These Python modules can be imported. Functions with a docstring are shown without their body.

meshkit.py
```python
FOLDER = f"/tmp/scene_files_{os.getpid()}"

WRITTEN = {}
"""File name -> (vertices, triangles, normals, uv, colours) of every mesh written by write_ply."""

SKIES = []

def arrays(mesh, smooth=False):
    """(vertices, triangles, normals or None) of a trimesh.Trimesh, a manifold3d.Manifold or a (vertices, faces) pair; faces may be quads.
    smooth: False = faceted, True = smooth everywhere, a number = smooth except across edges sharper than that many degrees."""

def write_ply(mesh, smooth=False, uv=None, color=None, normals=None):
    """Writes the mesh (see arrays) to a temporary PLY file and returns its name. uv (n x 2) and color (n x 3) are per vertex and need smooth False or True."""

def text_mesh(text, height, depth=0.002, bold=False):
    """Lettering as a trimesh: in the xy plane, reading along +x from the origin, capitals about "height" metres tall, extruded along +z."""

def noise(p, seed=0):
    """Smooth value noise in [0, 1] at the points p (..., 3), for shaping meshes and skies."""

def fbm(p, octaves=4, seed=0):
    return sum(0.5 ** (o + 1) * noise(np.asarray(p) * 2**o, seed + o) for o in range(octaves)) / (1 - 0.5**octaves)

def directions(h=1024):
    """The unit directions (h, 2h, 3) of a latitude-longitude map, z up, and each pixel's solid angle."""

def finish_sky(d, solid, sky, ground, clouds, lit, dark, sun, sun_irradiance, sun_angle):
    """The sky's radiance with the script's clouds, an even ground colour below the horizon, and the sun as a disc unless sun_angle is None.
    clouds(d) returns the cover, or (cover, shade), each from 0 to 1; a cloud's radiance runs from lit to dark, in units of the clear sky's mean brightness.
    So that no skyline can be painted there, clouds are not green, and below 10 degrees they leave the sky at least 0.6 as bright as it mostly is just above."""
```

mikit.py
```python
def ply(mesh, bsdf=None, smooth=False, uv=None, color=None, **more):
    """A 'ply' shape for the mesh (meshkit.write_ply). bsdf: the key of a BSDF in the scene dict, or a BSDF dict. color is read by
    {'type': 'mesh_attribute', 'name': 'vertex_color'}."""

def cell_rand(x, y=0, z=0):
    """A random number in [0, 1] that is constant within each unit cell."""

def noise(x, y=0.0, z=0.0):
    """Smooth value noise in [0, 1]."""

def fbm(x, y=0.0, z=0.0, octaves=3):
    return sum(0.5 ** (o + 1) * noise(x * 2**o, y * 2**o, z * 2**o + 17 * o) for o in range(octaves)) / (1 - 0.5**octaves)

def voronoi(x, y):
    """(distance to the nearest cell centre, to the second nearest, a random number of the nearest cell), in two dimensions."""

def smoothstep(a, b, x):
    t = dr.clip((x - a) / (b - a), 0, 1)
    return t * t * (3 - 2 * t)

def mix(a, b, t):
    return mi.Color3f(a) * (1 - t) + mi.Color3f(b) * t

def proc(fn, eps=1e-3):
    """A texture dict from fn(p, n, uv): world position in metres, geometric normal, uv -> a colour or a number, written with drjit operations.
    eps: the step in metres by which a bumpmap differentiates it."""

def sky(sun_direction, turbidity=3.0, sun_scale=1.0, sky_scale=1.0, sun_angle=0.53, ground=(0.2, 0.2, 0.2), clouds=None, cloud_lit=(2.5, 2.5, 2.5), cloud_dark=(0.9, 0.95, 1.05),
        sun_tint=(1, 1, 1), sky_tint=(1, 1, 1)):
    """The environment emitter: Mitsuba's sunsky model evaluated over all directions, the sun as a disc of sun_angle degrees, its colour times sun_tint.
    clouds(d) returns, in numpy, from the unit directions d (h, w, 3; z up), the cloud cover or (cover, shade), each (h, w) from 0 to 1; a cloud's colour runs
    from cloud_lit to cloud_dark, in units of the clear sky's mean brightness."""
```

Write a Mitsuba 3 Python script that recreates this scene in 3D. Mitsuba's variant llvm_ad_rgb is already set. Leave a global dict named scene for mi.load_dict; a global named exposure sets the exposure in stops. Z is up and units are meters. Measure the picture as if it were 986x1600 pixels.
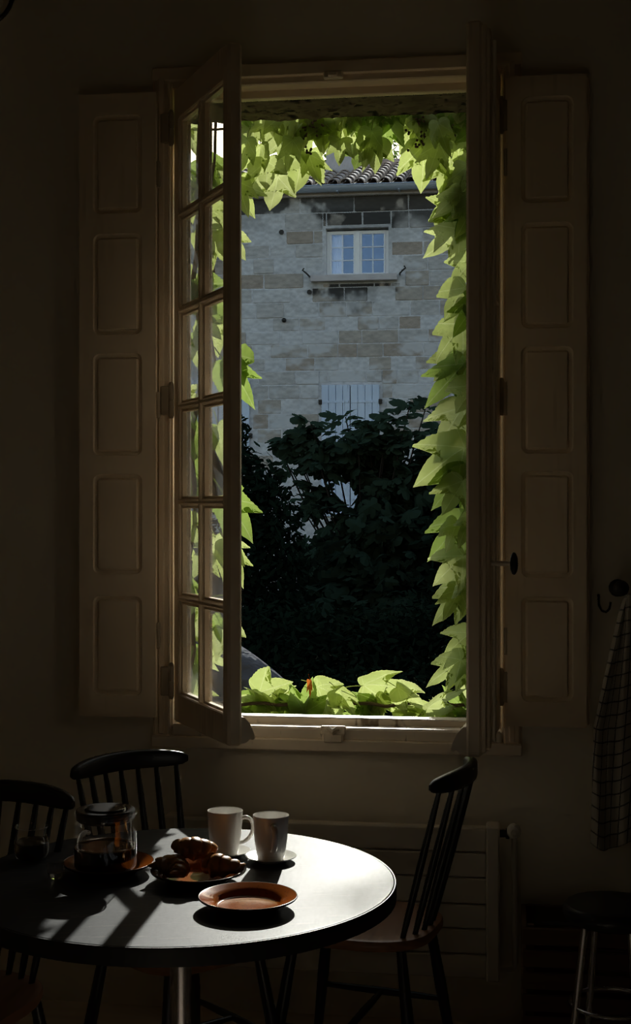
import math, random
import numpy as np, trimesh, mitsuba as mi, mikit
import drjit as dr
from mikit import proc, noise, fbm, smoothstep, mix, cell_rand
import meshkit

T4 = mi.ScalarTransform4f
scene, labels = {}, {}
R = random.Random(11)
NR = np.random.default_rng(5)

# ------------------------------------------------------------------ camera, sky, exposure
PSI, CAM_D, CAM_H = 0.140, 4.17, 1.56           # the camera looks 8 degrees to the left of the wall's normal
FX = 2150.0                                     # focal length for a picture 986 wide
_c, _s = math.cos(PSI), math.sin(PSI)
scene['camera'] = {'type': 'perspective', 'fov': math.degrees(2 * math.atan(493 / FX)), 'fov_axis': 'x', 'near_clip': 0.05, 'far_clip': 200.0,
                   'principal_point_offset_y': 12.0 / 1600,
                   'to_world': T4().look_at(origin=[0, -CAM_D, CAM_H], target=[-_s, -CAM_D + _c, CAM_H], up=[0, 0, 1])}
SUN_EL = math.radians(26.5)
SUN = (-0.030 * math.cos(SUN_EL), math.cos(SUN_EL), math.sin(SUN_EL))
scene['sky'] = mikit.sky(SUN, turbidity=3.2, sun_scale=1.5, sky_scale=2.35, sun_tint=(.78, 1.0, 1.40), sky_tint=(1.24, 1.0, .79), ground=(0.10, 0.10, 0.08))
exposure = 1.75

# ------------------------------------------------------------------ helpers
def ref(m): return {'type': 'ref', 'id': m}

def put(key, mesh, mat, smooth=False, label=None, cat=None, group=None, kind=None, tw=None, **kw):
    d = mikit.ply(mesh, mat, smooth=smooth, **kw) if not isinstance(mesh, dict) else dict(mesh)
    if isinstance(mesh, dict) and mat: d['bsdf'] = ref(mat)
    if tw is not None: d['to_world'] = T4(tw)
    while key in scene:
        head, _, n = key.rpartition('_')
        key = f'{head}_{int(n)+1:03d}' if n.isdigit() and len(n) == 3 else key + '_001'
    scene[key] = d
    if label or cat or group or kind: tag(key, label, cat, group, kind)
    return key

def tag(key, label=None, cat=None, group=None, kind=None):
    e = labels.setdefault(key, {})
    for k, v in (('label', label), ('category', cat), ('group', group), ('kind', kind)):
        if v: e[k] = v

def M4(o=(0, 0, 0), x=(1, 0, 0), y=(0, 1, 0), z=(0, 0, 1)):
    m = np.eye(4); m[:3, 0], m[:3, 1], m[:3, 2], m[:3, 3] = x, y, z, o
    return m

def rotz(a, o=(0, 0, 0)):
    return M4(o, (math.cos(a), math.sin(a), 0), (-math.sin(a), math.cos(a), 0))

def xf(mesh, m):
    g = mesh.copy(); g.apply_transform(m)
    return g

def join(*ms):
    ms = [m for x in ms for m in (x if isinstance(x, (list, tuple)) else [x])]
    return trimesh.util.concatenate(ms)

_cb = {}
def box(x0, x1, y0, y1, z0, z1, b=0.003):
    """a box with chamfered edges"""
    e = [abs(x1 - x0) / 2, abs(y1 - y0) / 2, abs(z1 - z0) / 2]
    c = np.array([(x0 + x1) / 2, (y0 + y1) / 2, (z0 + z1) / 2])
    b = min(b, *[v * 0.45 for v in e])
    if b <= 0:
        return trimesh.creation.box(extents=[2 * v for v in e], transform=trimesh.transformations.translation_matrix(c))
    if 'f' not in _cb:
        sg = [(i, j, k) for i in (-1, 1) for j in (-1, 1) for k in (-1, 1)]
        pts = [tuple(s[a] * (2 if a == ax else 1) for a in range(3)) for s in sg for ax in range(3)]
        h = trimesh.convex.convex_hull(np.array(pts, float))
        _cb['f'], _cb['s'], _cb['o'] = h.faces, np.sign(h.vertices), (np.abs(h.vertices) > 1.5).astype(float)
    v = c + _cb['s'] * (np.array(e) - b * (1 - _cb['o']))
    return trimesh.Trimesh(v, _cb['f'].copy(), process=False)

def tube(pts, rad, n=10, cap=True, closed=False):
    p = np.asarray(pts, float); m = len(p)
    r = np.broadcast_to(np.asarray(rad, float), (m,))
    if closed: t = np.roll(p, -1, 0) - np.roll(p, 1, 0)
    else: t = np.gradient(p, axis=0)
    t /= np.linalg.norm(t, axis=1, keepdims=True) + 1e-12
    a = np.cross(t[0], [0, 0, 1.0] if abs(t[0][2]) < .9 else [1.0, 0, 0]); a /= np.linalg.norm(a)
    A = []
    for k in range(m):
        a = a - t[k] * (a @ t[k]); a /= np.linalg.norm(a) + 1e-12; A.append(a)
    A = np.array(A); B = np.cross(t, A)
    th = np.arange(n) * 2 * np.pi / n
    v = p[:, None] + r[:, None, None] * (np.cos(th)[None, :, None] * A[:, None] + np.sin(th)[None, :, None] * B[:, None])
    f = []
    for i in range(m if closed else m - 1):
        i2 = (i + 1) % m
        for j in range(n):
            j2 = (j + 1) % n
            f += [[i * n + j, i * n + j2, i2 * n + j2], [i * n + j, i2 * n + j2, i2 * n + j]]
    v = v.reshape(-1, 3)
    if cap and not closed:
        k = len(v); v = np.vstack([v, p[0], p[-1]])
        for j in range(n):
            j2 = (j + 1) % n
            f += [[k, j2, j], [k + 1, (m - 1) * n + j, (m - 1) * n + j2]]
    return trimesh.Trimesh(v, f, process=False)

def lathe(prof, n=48):
    """profile [(r, z)...] turned about z; r = 0 points become poles. The profile runs so that its outside lies to the right of it going up."""
    v, f, rows = [], [], []
    for r, z in prof:
        if r < 1e-6: rows.append([len(v)]); v.append((0, 0, z))
        else:
            rows.append(list(range(len(v), len(v) + n)))
            v += [(r * math.cos(2 * math.pi * k / n), r * math.sin(2 * math.pi * k / n), z) for k in range(n)]
    for a, b in zip(rows, rows[1:]):
        for k in range(n):
            k2 = (k + 1) % n
            if len(a) == 1 and len(b) == 1: continue
            if len(a) == 1: f.append([a[0], b[k2], b[k]])
            elif len(b) == 1: f.append([a[k], a[k2], b[0]])
            else: f += [[a[k], a[k2], b[k2]], [a[k], b[k2], b[k]]]
    return trimesh.Trimesh(np.array(v, float), f, process=False)

def arc_pts(cx, cz, r, a0, a1, n): return [(cx + r * math.cos(a0 + (a1 - a0) * k / n), cz + r * math.sin(a0 + (a1 - a0) * k / n)) for k in range(n + 1)]

def rrect(x0, x1, z0, z1, r, n=5):
    pts = []
    for cx, cz, a in ((x1 - r, z0 + r, -90), (x1 - r, z1 - r, 0), (x0 + r, z1 - r, 90), (x0 + r, z0 + r, 180)):
        for k in range(n + 1):
            t = math.radians(a + 90 * k / n); pts.append((cx + r * math.cos(t), cz + r * math.sin(t)))
    return pts

# ------------------------------------------------------------------ materials
def mat(key, d, two=True): scene[key] = {'type': 'twosided', 'bsdf': d} if two else d

def rgb(c): return {'type': 'rgb', 'value': list(map(float, c))}

def pr(col, rough=.5, spec=.5, **kw):
    return {'type': 'principled', 'base_color': col if isinstance(col, dict) else rgb(col), 'roughness': rough, 'specular': spec, **kw}

def f_plaster(p, n, uv):
    a = fbm(p.x * 2.2, p.y * 2.2, p.z * 2.2, 4); b = noise(p.x * 60, p.y * 60, p.z * 60)
    return mix((.72, .65, .53), (.80, .735, .61), a * .8 + b * .2)
mat('m_plaster', {'type': 'bumpmap', 'nested': pr(proc(f_plaster), .85, .2), 'scale': .004,
                  'tex': proc(lambda p, n, uv: fbm(p.x * 9, p.y * 9, p.z * 9, 4) * .8 + noise(p.x * 130, p.y * 130, p.z * 130) * .06, 2e-3)})
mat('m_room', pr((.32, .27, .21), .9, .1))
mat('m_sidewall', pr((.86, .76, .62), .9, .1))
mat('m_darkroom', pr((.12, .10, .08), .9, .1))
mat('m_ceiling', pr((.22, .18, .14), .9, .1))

def f_paint(p, n, uv):
    g = noise(p.x * 90, p.y * 90, p.z * 6); w = fbm(p.x * 7, p.y * 7, p.z * 3.2, 4)
    c = mix((.70, .565, .41), (.80, .665, .50), w)
    return mix(c, (.55, .42, .28), smoothstep(.62, .8, w * .75 + g * .3) * .5)
mat('m_paint', pr(proc(f_paint), .42, .45))
def f_oldpaint(p, n, uv):
    w = fbm(p.x * 16, p.y * 16, p.z * 9, 4); g = noise(p.x * 120, p.y * 120, p.z * 14)
    c = mix((.66, .55, .42), (.76, .66, .52), w)
    return mix(c, (.22, .16, .10), smoothstep(.66, .76, w * .8 + g * .22))
mat('m_oldpaint', pr(proc(f_oldpaint), .40, .5))
mat('m_hinge', pr((.34, .27, .19), .5, .5))
mat('m_iron', pr((.03, .028, .026), .45, .5, metallic=.6))
mat('m_chrome', {'type': 'roughconductor', 'material': 'Cr', 'alpha': .12})
mat('m_black', pr((.012, .011, .011), .33, .5))
mat('m_blackplastic', pr((.010, .010, .011), .22, .5))
def f_teak(p, n, uv):
    g = fbm(p.x * 60, p.y * 6, p.z * 60, 3)
    return mix((.20, .085, .035), (.33, .15, .065), g)
mat('m_teak', pr(proc(f_teak), .4, .5))
def f_table(p, n, uv):
    w = fbm(p.x * 5, p.y * 5, 0., 4); g = noise(p.x * 260, p.y * 260, 0.); s = noise(p.x * 14 + p.y * 5, p.y * 130 - p.x * 40, 3.)
    c = mix((.036, .039, .046), (.056, .060, .068), w * .7 + g * .3)
    c = mix(c, (.23, .20, .19), smoothstep(.80, .95, s) * .12)
    spot = smoothstep(.80, .88, noise(p.x * 38, p.y * 60, 7.))
    return mix(c, (.045, .045, .05), spot * .55)
mat('m_tabletop', pr(proc(f_table), .46, .12))
mat('m_tableedge', pr((.014, .014, .017), .45, .4))
mat('m_floor', pr(proc(lambda p, n, uv: mix((.64, .55, .43), (.76, .67, .54), fbm(p.x * 3, p.y * 30, 0., 3))), .5, .3))
def f_glaze(p, n, uv):
    r = dr.sqrt(dr.square(uv.x) + dr.square(uv.y)) if False else 0.
    k = fbm(p.x * 26, p.y * 26, p.z * 26, 3); d = noise(p.x * 420, p.y * 420, p.z * 420)
    c = mix((.19, .043, .005), (.27, .068, .008), k)
    return mix(c, (.07, .018, .003), smoothstep(.66, .84, d) * .55)
mat('m_glaze', pr(proc(f_glaze), .12, .22, clearcoat=.15, clearcoat_gloss=.97))
mat('m_glazedark', pr((.035, .012, .006), .18, .6))
mat('m_rim', pr((.55, .42, .30), .2, .6))
mat('m_porcelain', pr((.72, .70, .66), .14, .6))
mat('m_saucer', pr((.62, .61, .58), .2, .6))
def f_croissant(p, n, uv):
    a = fbm(p.x * 70, p.y * 70, p.z * 70, 3)
    c = mix((.22, .078, .016), (.44, .20, .055), smoothstep(.25, .8, uv.y * .7 + a * .35))
    return mix(c, (.17, .05, .012), smoothstep(.60, .8, a) * .6)
mat('m_croissant', pr(proc(f_croissant), .30, .5, clearcoat=.6, clearcoat_gloss=.8))
mat('m_glass', {'type': 'dielectric', 'int_ior': 1.5}, False)
mat('m_pane', {'type': 'blendbsdf', 'weight': proc(lambda p, n, uv: .05 + .10 * smoothstep(.35, .75, fbm(p.x * 6 + p.y * 6, p.y * 9, p.z * 5, 3))),
               'a': {'type': 'thindielectric', 'int_ior': 1.52}, 'b': {'type': 'principledthin', 'base_color': rgb((.8, .82, .85)), 'roughness': .7, 'diff_trans': 1.2, 'eta': 1.3}}, False)
mat('m_carafe', {'type': 'thindielectric', 'int_ior': 1.75}, False)
mat('m_housepane', {'type': 'thindielectric', 'int_ior': 2.0, 'specular_reflectance': rgb((.42, .60, 1.0))}, False)
mat('m_coffee', pr((.020, .007, .003), .06, .5))
mat('m_foam', pr((.36, .27, .18), .7, .3))
mat('m_radiator', pr((.60, .54, .45), .4, .45))
mat('m_valve', pr((.72, .68, .60), .35, .5))
def f_towel(p, n, uv):
    a = dr.abs(uv.x * 9 - dr.floor(uv.x * 9) - .5); b = dr.abs(uv.y * 19 - dr.floor(uv.y * 19) - .5)
    l = dr.maximum(smoothstep(.425, .455, a), smoothstep(.425, .455, b))
    return mix((.50, .46, .40), (.055, .05, .05), l * .9)
mat('m_towel', pr(proc(f_towel), .95, .1))
mat('m_crate', pr(proc(lambda p, n, uv: mix((.10, .055, .028), (.16, .09, .045), fbm(p.x * 8, p.y * 60, p.z * 60, 3))), .7, .3))

# outdoors
def f_rough(p, n, uv):
    a = fbm(p.x * 14, p.y * 14, p.z * 14, 4); b = noise(p.x * 55, p.y * 55, p.z * 55)
    c = mix((.10, .085, .06), (.24, .20, .145), a)
    return mix(c, (.03, .028, .022), smoothstep(.55, .75, a * .5 + b * .55))
mat('m_lintel', {'type': 'bumpmap', 'nested': pr(proc(f_rough), .95, .1), 'scale': .02, 'tex': proc(lambda p, n, uv: fbm(p.x * 26, p.y * 26, p.z * 26, 3), 4e-3)})

def stain(p):
    """rain and soot marks on the old house wall: below the eave, under the sill, along the fallen downpipe; 0 = clean"""
    w = fbm(p.x * 1.7, 0., p.z * 1.3, 4); f = fbm(p.x * 7, 3., p.z * 5, 3)
    top = smoothstep(5.35, 5.75, p.z + (w - .5) * .9) * smoothstep(.36, .50, fbm(p.x * 1.9 + 4., 0., p.z * 1.6, 3) + (f - .5) * .35)
    sill = smoothstep(4.42, 4.80, p.z + (f - .5) * .5) * smoothstep(4.98, 4.86, p.z) * smoothstep(-2.98, -2.86, p.x) * smoothstep(-1.55, -1.66, p.x) * smoothstep(.36, .56, f * .75 + w * .25)
    lint = smoothstep(5.58, 5.66, p.z) * smoothstep(5.95, 5.68, p.z) * smoothstep(-2.85, -2.7, p.x) * smoothstep(-1.6, -1.76, p.x) * .6
    return dr.clip(top * .92 + sill + lint, 0, 1)
def f_mortar(p, n, uv):
    a = fbm(p.x * 3, p.y * 3, p.z * 3, 4); b = noise(p.x * 40, p.y * 40, p.z * 40)
    c = mix((.435, .442, .457), (.609, .616, .631), a * .6 + b * .4) * (.84 + .32 * noise(p.x * 19, 0., p.z * 25))
    return mix(c, (.10, .098, .095), stain(p) * .35)
mat('m_mortar', pr(proc(f_mortar), .95, .1))
def stone_fn(c0, c1):
    def fn(p, n, uv):
        a = fbm(p.x * 5, p.y * 5, p.z * 9, 4); b = noise(p.x * 45, p.y * 45, p.z * 60)
        c = mix(c0, c1, a * .5 + b * .5) * (.82 + .36 * noise(p.x * 16, p.y * 16, p.z * 26))
        smear = smoothstep(.52, .66, fbm(p.x * 1.5 + 9., 1., p.z * 1.8, 4) * .75 + fbm(p.x * 9, 2., p.z * 12, 2) * .25)
        c = mix(c, (.558, .573, .594), smear * .75)
        return mix(c, (.030, .029, .028), stain(p) * .95)
    return fn
STONE = [((.312, .283, .254), (.435, .399, .355)), ((.362, .355, .348), (.500, .493, .486)), ((.283, .239, .203), (.392, .341, .290)), ((.420, .420, .428), (.566, .573, .580))]
for i, (a, b) in enumerate(STONE): mat(f'm_stone_{i}', pr(proc(stone_fn(a, b)), .92, .15))
def f_paleblue(p, n, uv):
    g = noise(p.x * 70, p.y * 70, p.z * 3.); w = fbm(p.x * 3, 0., p.z * 2, 3)
    c = mix((.49, .585, .74), (.60, .69, .82), w)
    return mix(c, (.24, .26, .30), smoothstep(.66, .86, g * .7 + w * .35) * .7)
mat('m_shutterblue', pr(proc(f_paleblue), .6, .3))
mat('m_framewhite', pr((.800, .800, .800), .5, .4))
mat('m_curtain', pr((.80, .82, .86), .9, .1))
mat('m_houseroom', pr((.10, .13, .19), .9, .1))
mat('m_zinc', pr((.392, .450, .536), .42, .5, metallic=.3))
def f_tile(p, n, uv):
    k = noise(p.x * 6.1, p.y * 4.3, 0.); b = fbm(p.x * 25, p.y * 25, p.z * 25, 3)
    return mix(mix((.30, .23, .19), (.46, .40, .36), k), (.18, .15, .13), smoothstep(.55, .75, b) * .6)
mat('m_tile', pr(proc(f_tile), .8, .2))
mat('m_render', pr(proc(lambda p, n, uv: mix((.377, .348, .348), (.580, .551, .551), fbm(p.x * 5, p.y * 5, p.z * 5, 4))), .9, .1))
mat('m_bark', {'type': 'bumpmap', 'scale': .09, 'tex': proc(lambda p, n, uv: fbm(uv.x * 9 + fbm(uv.x * 3, uv.y * 3, 0., 3) * 2, uv.y * 1.6, 0., 4), 5e-3),
               'nested': pr(proc(lambda p, n, uv: mix((.04, .044, .055), (.16, .17, .20), fbm(uv.x * 9 + fbm(uv.x * 3, uv.y * 3, 0., 3) * 2, uv.y * 1.6, 0., 4))), .9, .1)})
mat('m_wood', pr((.03, .027, .024), .85, .2))
mat('m_stem', pr((.10, .075, .045), .8, .2))
mat('m_ground', pr(proc(lambda p, n, uv: mix((.035, .038, .02), (.06, .065, .03), fbm(p.x * 3, p.y * 3, 0., 4))), .95, .05))

def leaf_fn(c0, c1, vein):
    """colour of one leaf blade; uv are its own coordinates (base at 0, 0, tip at 0, 1): pale veins run to the lobes"""
    def fn(p, n, uv):
        x, y = dr.abs(uv.x), uv.y
        k = fbm(uv.x * 5 + p.x * 3, uv.y * 5, p.z * 3., 3)
        def line(dx, dy):
            d = dr.abs(x * dy - (y - .05) * dx); t = x * dx + (y - .05) * dy
            return smoothstep(.016, .004, d) * smoothstep(-.02, .05, t)
        v = dr.maximum(dr.maximum(line(0., 1.), line(.68, .73)), line(.98, -.2) * .6)
        return mix(mix(c0, c1, k), vein, v * .6)
    return fn
for i, (a, b, v) in enumerate([((.300, .358, .102), (.374, .433, .150), (.482, .524, .257)), ((.177, .257, .048), (.235, .316, .075), (.321, .385, .161)), ((.353, .407, .144), (.439, .487, .203), (.535, .578, .310))]):
    mat(f'm_vine_{i}', {'type': 'principledthin', 'base_color': proc(leaf_fn(a, b, v)), 'roughness': .5, 'diff_trans': 1.65, 'eta': 1.35}, False)
mat('m_witheredleaf', {'type': 'principledthin', 'base_color': rgb((.62, .17, .03)), 'roughness': .6, 'diff_trans': 1.0, 'eta': 1.3}, False)
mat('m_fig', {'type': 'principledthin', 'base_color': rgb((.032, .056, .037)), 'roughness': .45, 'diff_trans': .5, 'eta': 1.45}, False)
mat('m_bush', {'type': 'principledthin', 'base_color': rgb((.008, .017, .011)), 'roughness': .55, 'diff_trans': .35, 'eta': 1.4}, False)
mat('m_backtree', {'type': 'principledthin', 'base_color': rgb((.12, .20, .05)), 'roughness': .55, 'diff_trans': .8, 'eta': 1.4}, False)

# ------------------------------------------------------------------ the room
def hole_wall(x0, x1, y0, y1, z0, z1, hx0, hx1, hz0, hz1):
    return join(box(x0, hx0, y0, y1, z0, z1, 0), box(hx1, x1, y0, y1, z0, z1, 0), box(hx0, hx1, y0, y1, z0, hz0, 0), box(hx0, hx1, y0, y1, hz1, z1, 0))

put('wall_front', hole_wall(-3.0, 1.7, 0, .05, -.1, 3.4, -1.085, .026, .82, 2.90), 'm_plaster', kind='structure', label='plain plaster wall around the open window', cat='wall')
put('wall_facade', hole_wall(-7.5, 6.5, .05, .35, -1.2, 7.6, -1.062, .004, .845, 2.852), 'm_lintel', kind='structure', label='rough stone outer face of the wall', cat='wall')
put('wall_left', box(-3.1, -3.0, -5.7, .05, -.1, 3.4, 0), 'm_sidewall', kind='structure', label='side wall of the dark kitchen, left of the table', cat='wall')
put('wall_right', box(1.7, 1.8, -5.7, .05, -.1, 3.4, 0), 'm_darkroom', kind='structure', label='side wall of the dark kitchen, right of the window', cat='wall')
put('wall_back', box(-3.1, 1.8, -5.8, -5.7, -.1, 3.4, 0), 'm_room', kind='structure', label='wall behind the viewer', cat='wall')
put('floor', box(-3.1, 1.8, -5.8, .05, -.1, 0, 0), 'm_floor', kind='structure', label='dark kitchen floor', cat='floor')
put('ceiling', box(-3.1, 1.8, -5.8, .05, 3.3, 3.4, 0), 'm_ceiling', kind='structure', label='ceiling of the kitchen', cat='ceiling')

# rough stone soffit above the opening
def rough_box(x0, x1, y0, y1, z0, z1, step, amp, seed):
    g = trimesh.creation.box(extents=[x1 - x0, y1 - y0, z1 - z0])
    g.apply_translation([(x0 + x1) / 2, (y0 + y1) / 2, (z0 + z1) / 2])
    v, f = trimesh.remesh.subdivide_to_size(g.vertices, g.faces, step)
    g = trimesh.Trimesh(v, f, process=True); g.merge_vertices()
    n = g.vertex_normals
    k = meshkit.noise(g.vertices * 28, seed) * .6 + meshkit.noise(g.vertices * 70, seed + 1) * .4
    g.vertices = g.vertices + n * ((k - .6) * amp)[:, None]
    return g
put('wall_facade__lintel', rough_box(-1.25, .25, .075, .375, 2.845, 3.06, .022, .028, 3), 'm_lintel', smooth=40)
put('wall_facade__sill', rough_box(-1.2, .16, .10, .40, .74, .855, .03, .012, 5), 'm_lintel', smooth=40)

# fixed window frame
XL, XR, LW, ZB, ZT = -1.032, -.025, .5033, .889, 2.843
def put_parts(pairs, mat_, **k):
    for key, m in pairs: put(key, m, mat_, **k)
tag('window_1', 'tall wooden casement window with both leaves swung into the room', 'window', kind='structure')
def stile_frame(x0, x1):
    w = x1 - x0
    return join(box(x0, x1, -.006, .06, .809, 2.911, .003), box(x0 + .006, x1 - .006, -.022, 0, .82, 2.90, .007), box(x0 + w * .35, x1 - w * .35, -.030, -.015, .85, 2.88, .006))
put('window_1__frame_post', join(stile_frame(-1.097, -1.034), box(-1.045, -1.018, .048, .075, .88, 2.846, .003)), 'm_paint')
put('window_1__frame_post', join(stile_frame(-.023, .038), box(-.039, -.012, .048, .075, .88, 2.846, .003)), 'm_paint')
put('window_1__frame_head', join(box(-1.097, .038, -.024, .06, 2.868, 2.911, .004), box(-1.034, -.023, -.014, .05, 2.846, 2.872, .004), box(-1.034, -.023, .045, .075, 2.822, 2.85, .003)), 'm_paint')
put('window_1__frame_sill', join(box(-1.097, .038, -.034, .05, .809, .846, .004), box(-1.034, -.023, -.024, .04, .842, .881, .006), box(-1.034, -.023, .040, .10, .850, .902, .004)), 'm_oldpaint')
keep = join(box(-.560, -.498, -.046, -.02, .838, .868, .005), box(-.568, -.490, -.040, -.018, .862, .888, .004), tube([(-.545, -.043, .884), (-.529, -.049, .874), (-.513, -.043, .884)], [.008, .010, .008], 8))
put('window_1__latch_keeper', keep, 'm_oldpaint', label='worn metal keeper in the middle of the sill')
put('window_1__latch_keeper', join(box(-.56, -.50, -.034, -.016, 2.852, 2.876, .004), box(-.545, -.515, -.040, -.018, 2.856, 2.872, .004)), 'm_oldpaint')

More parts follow.
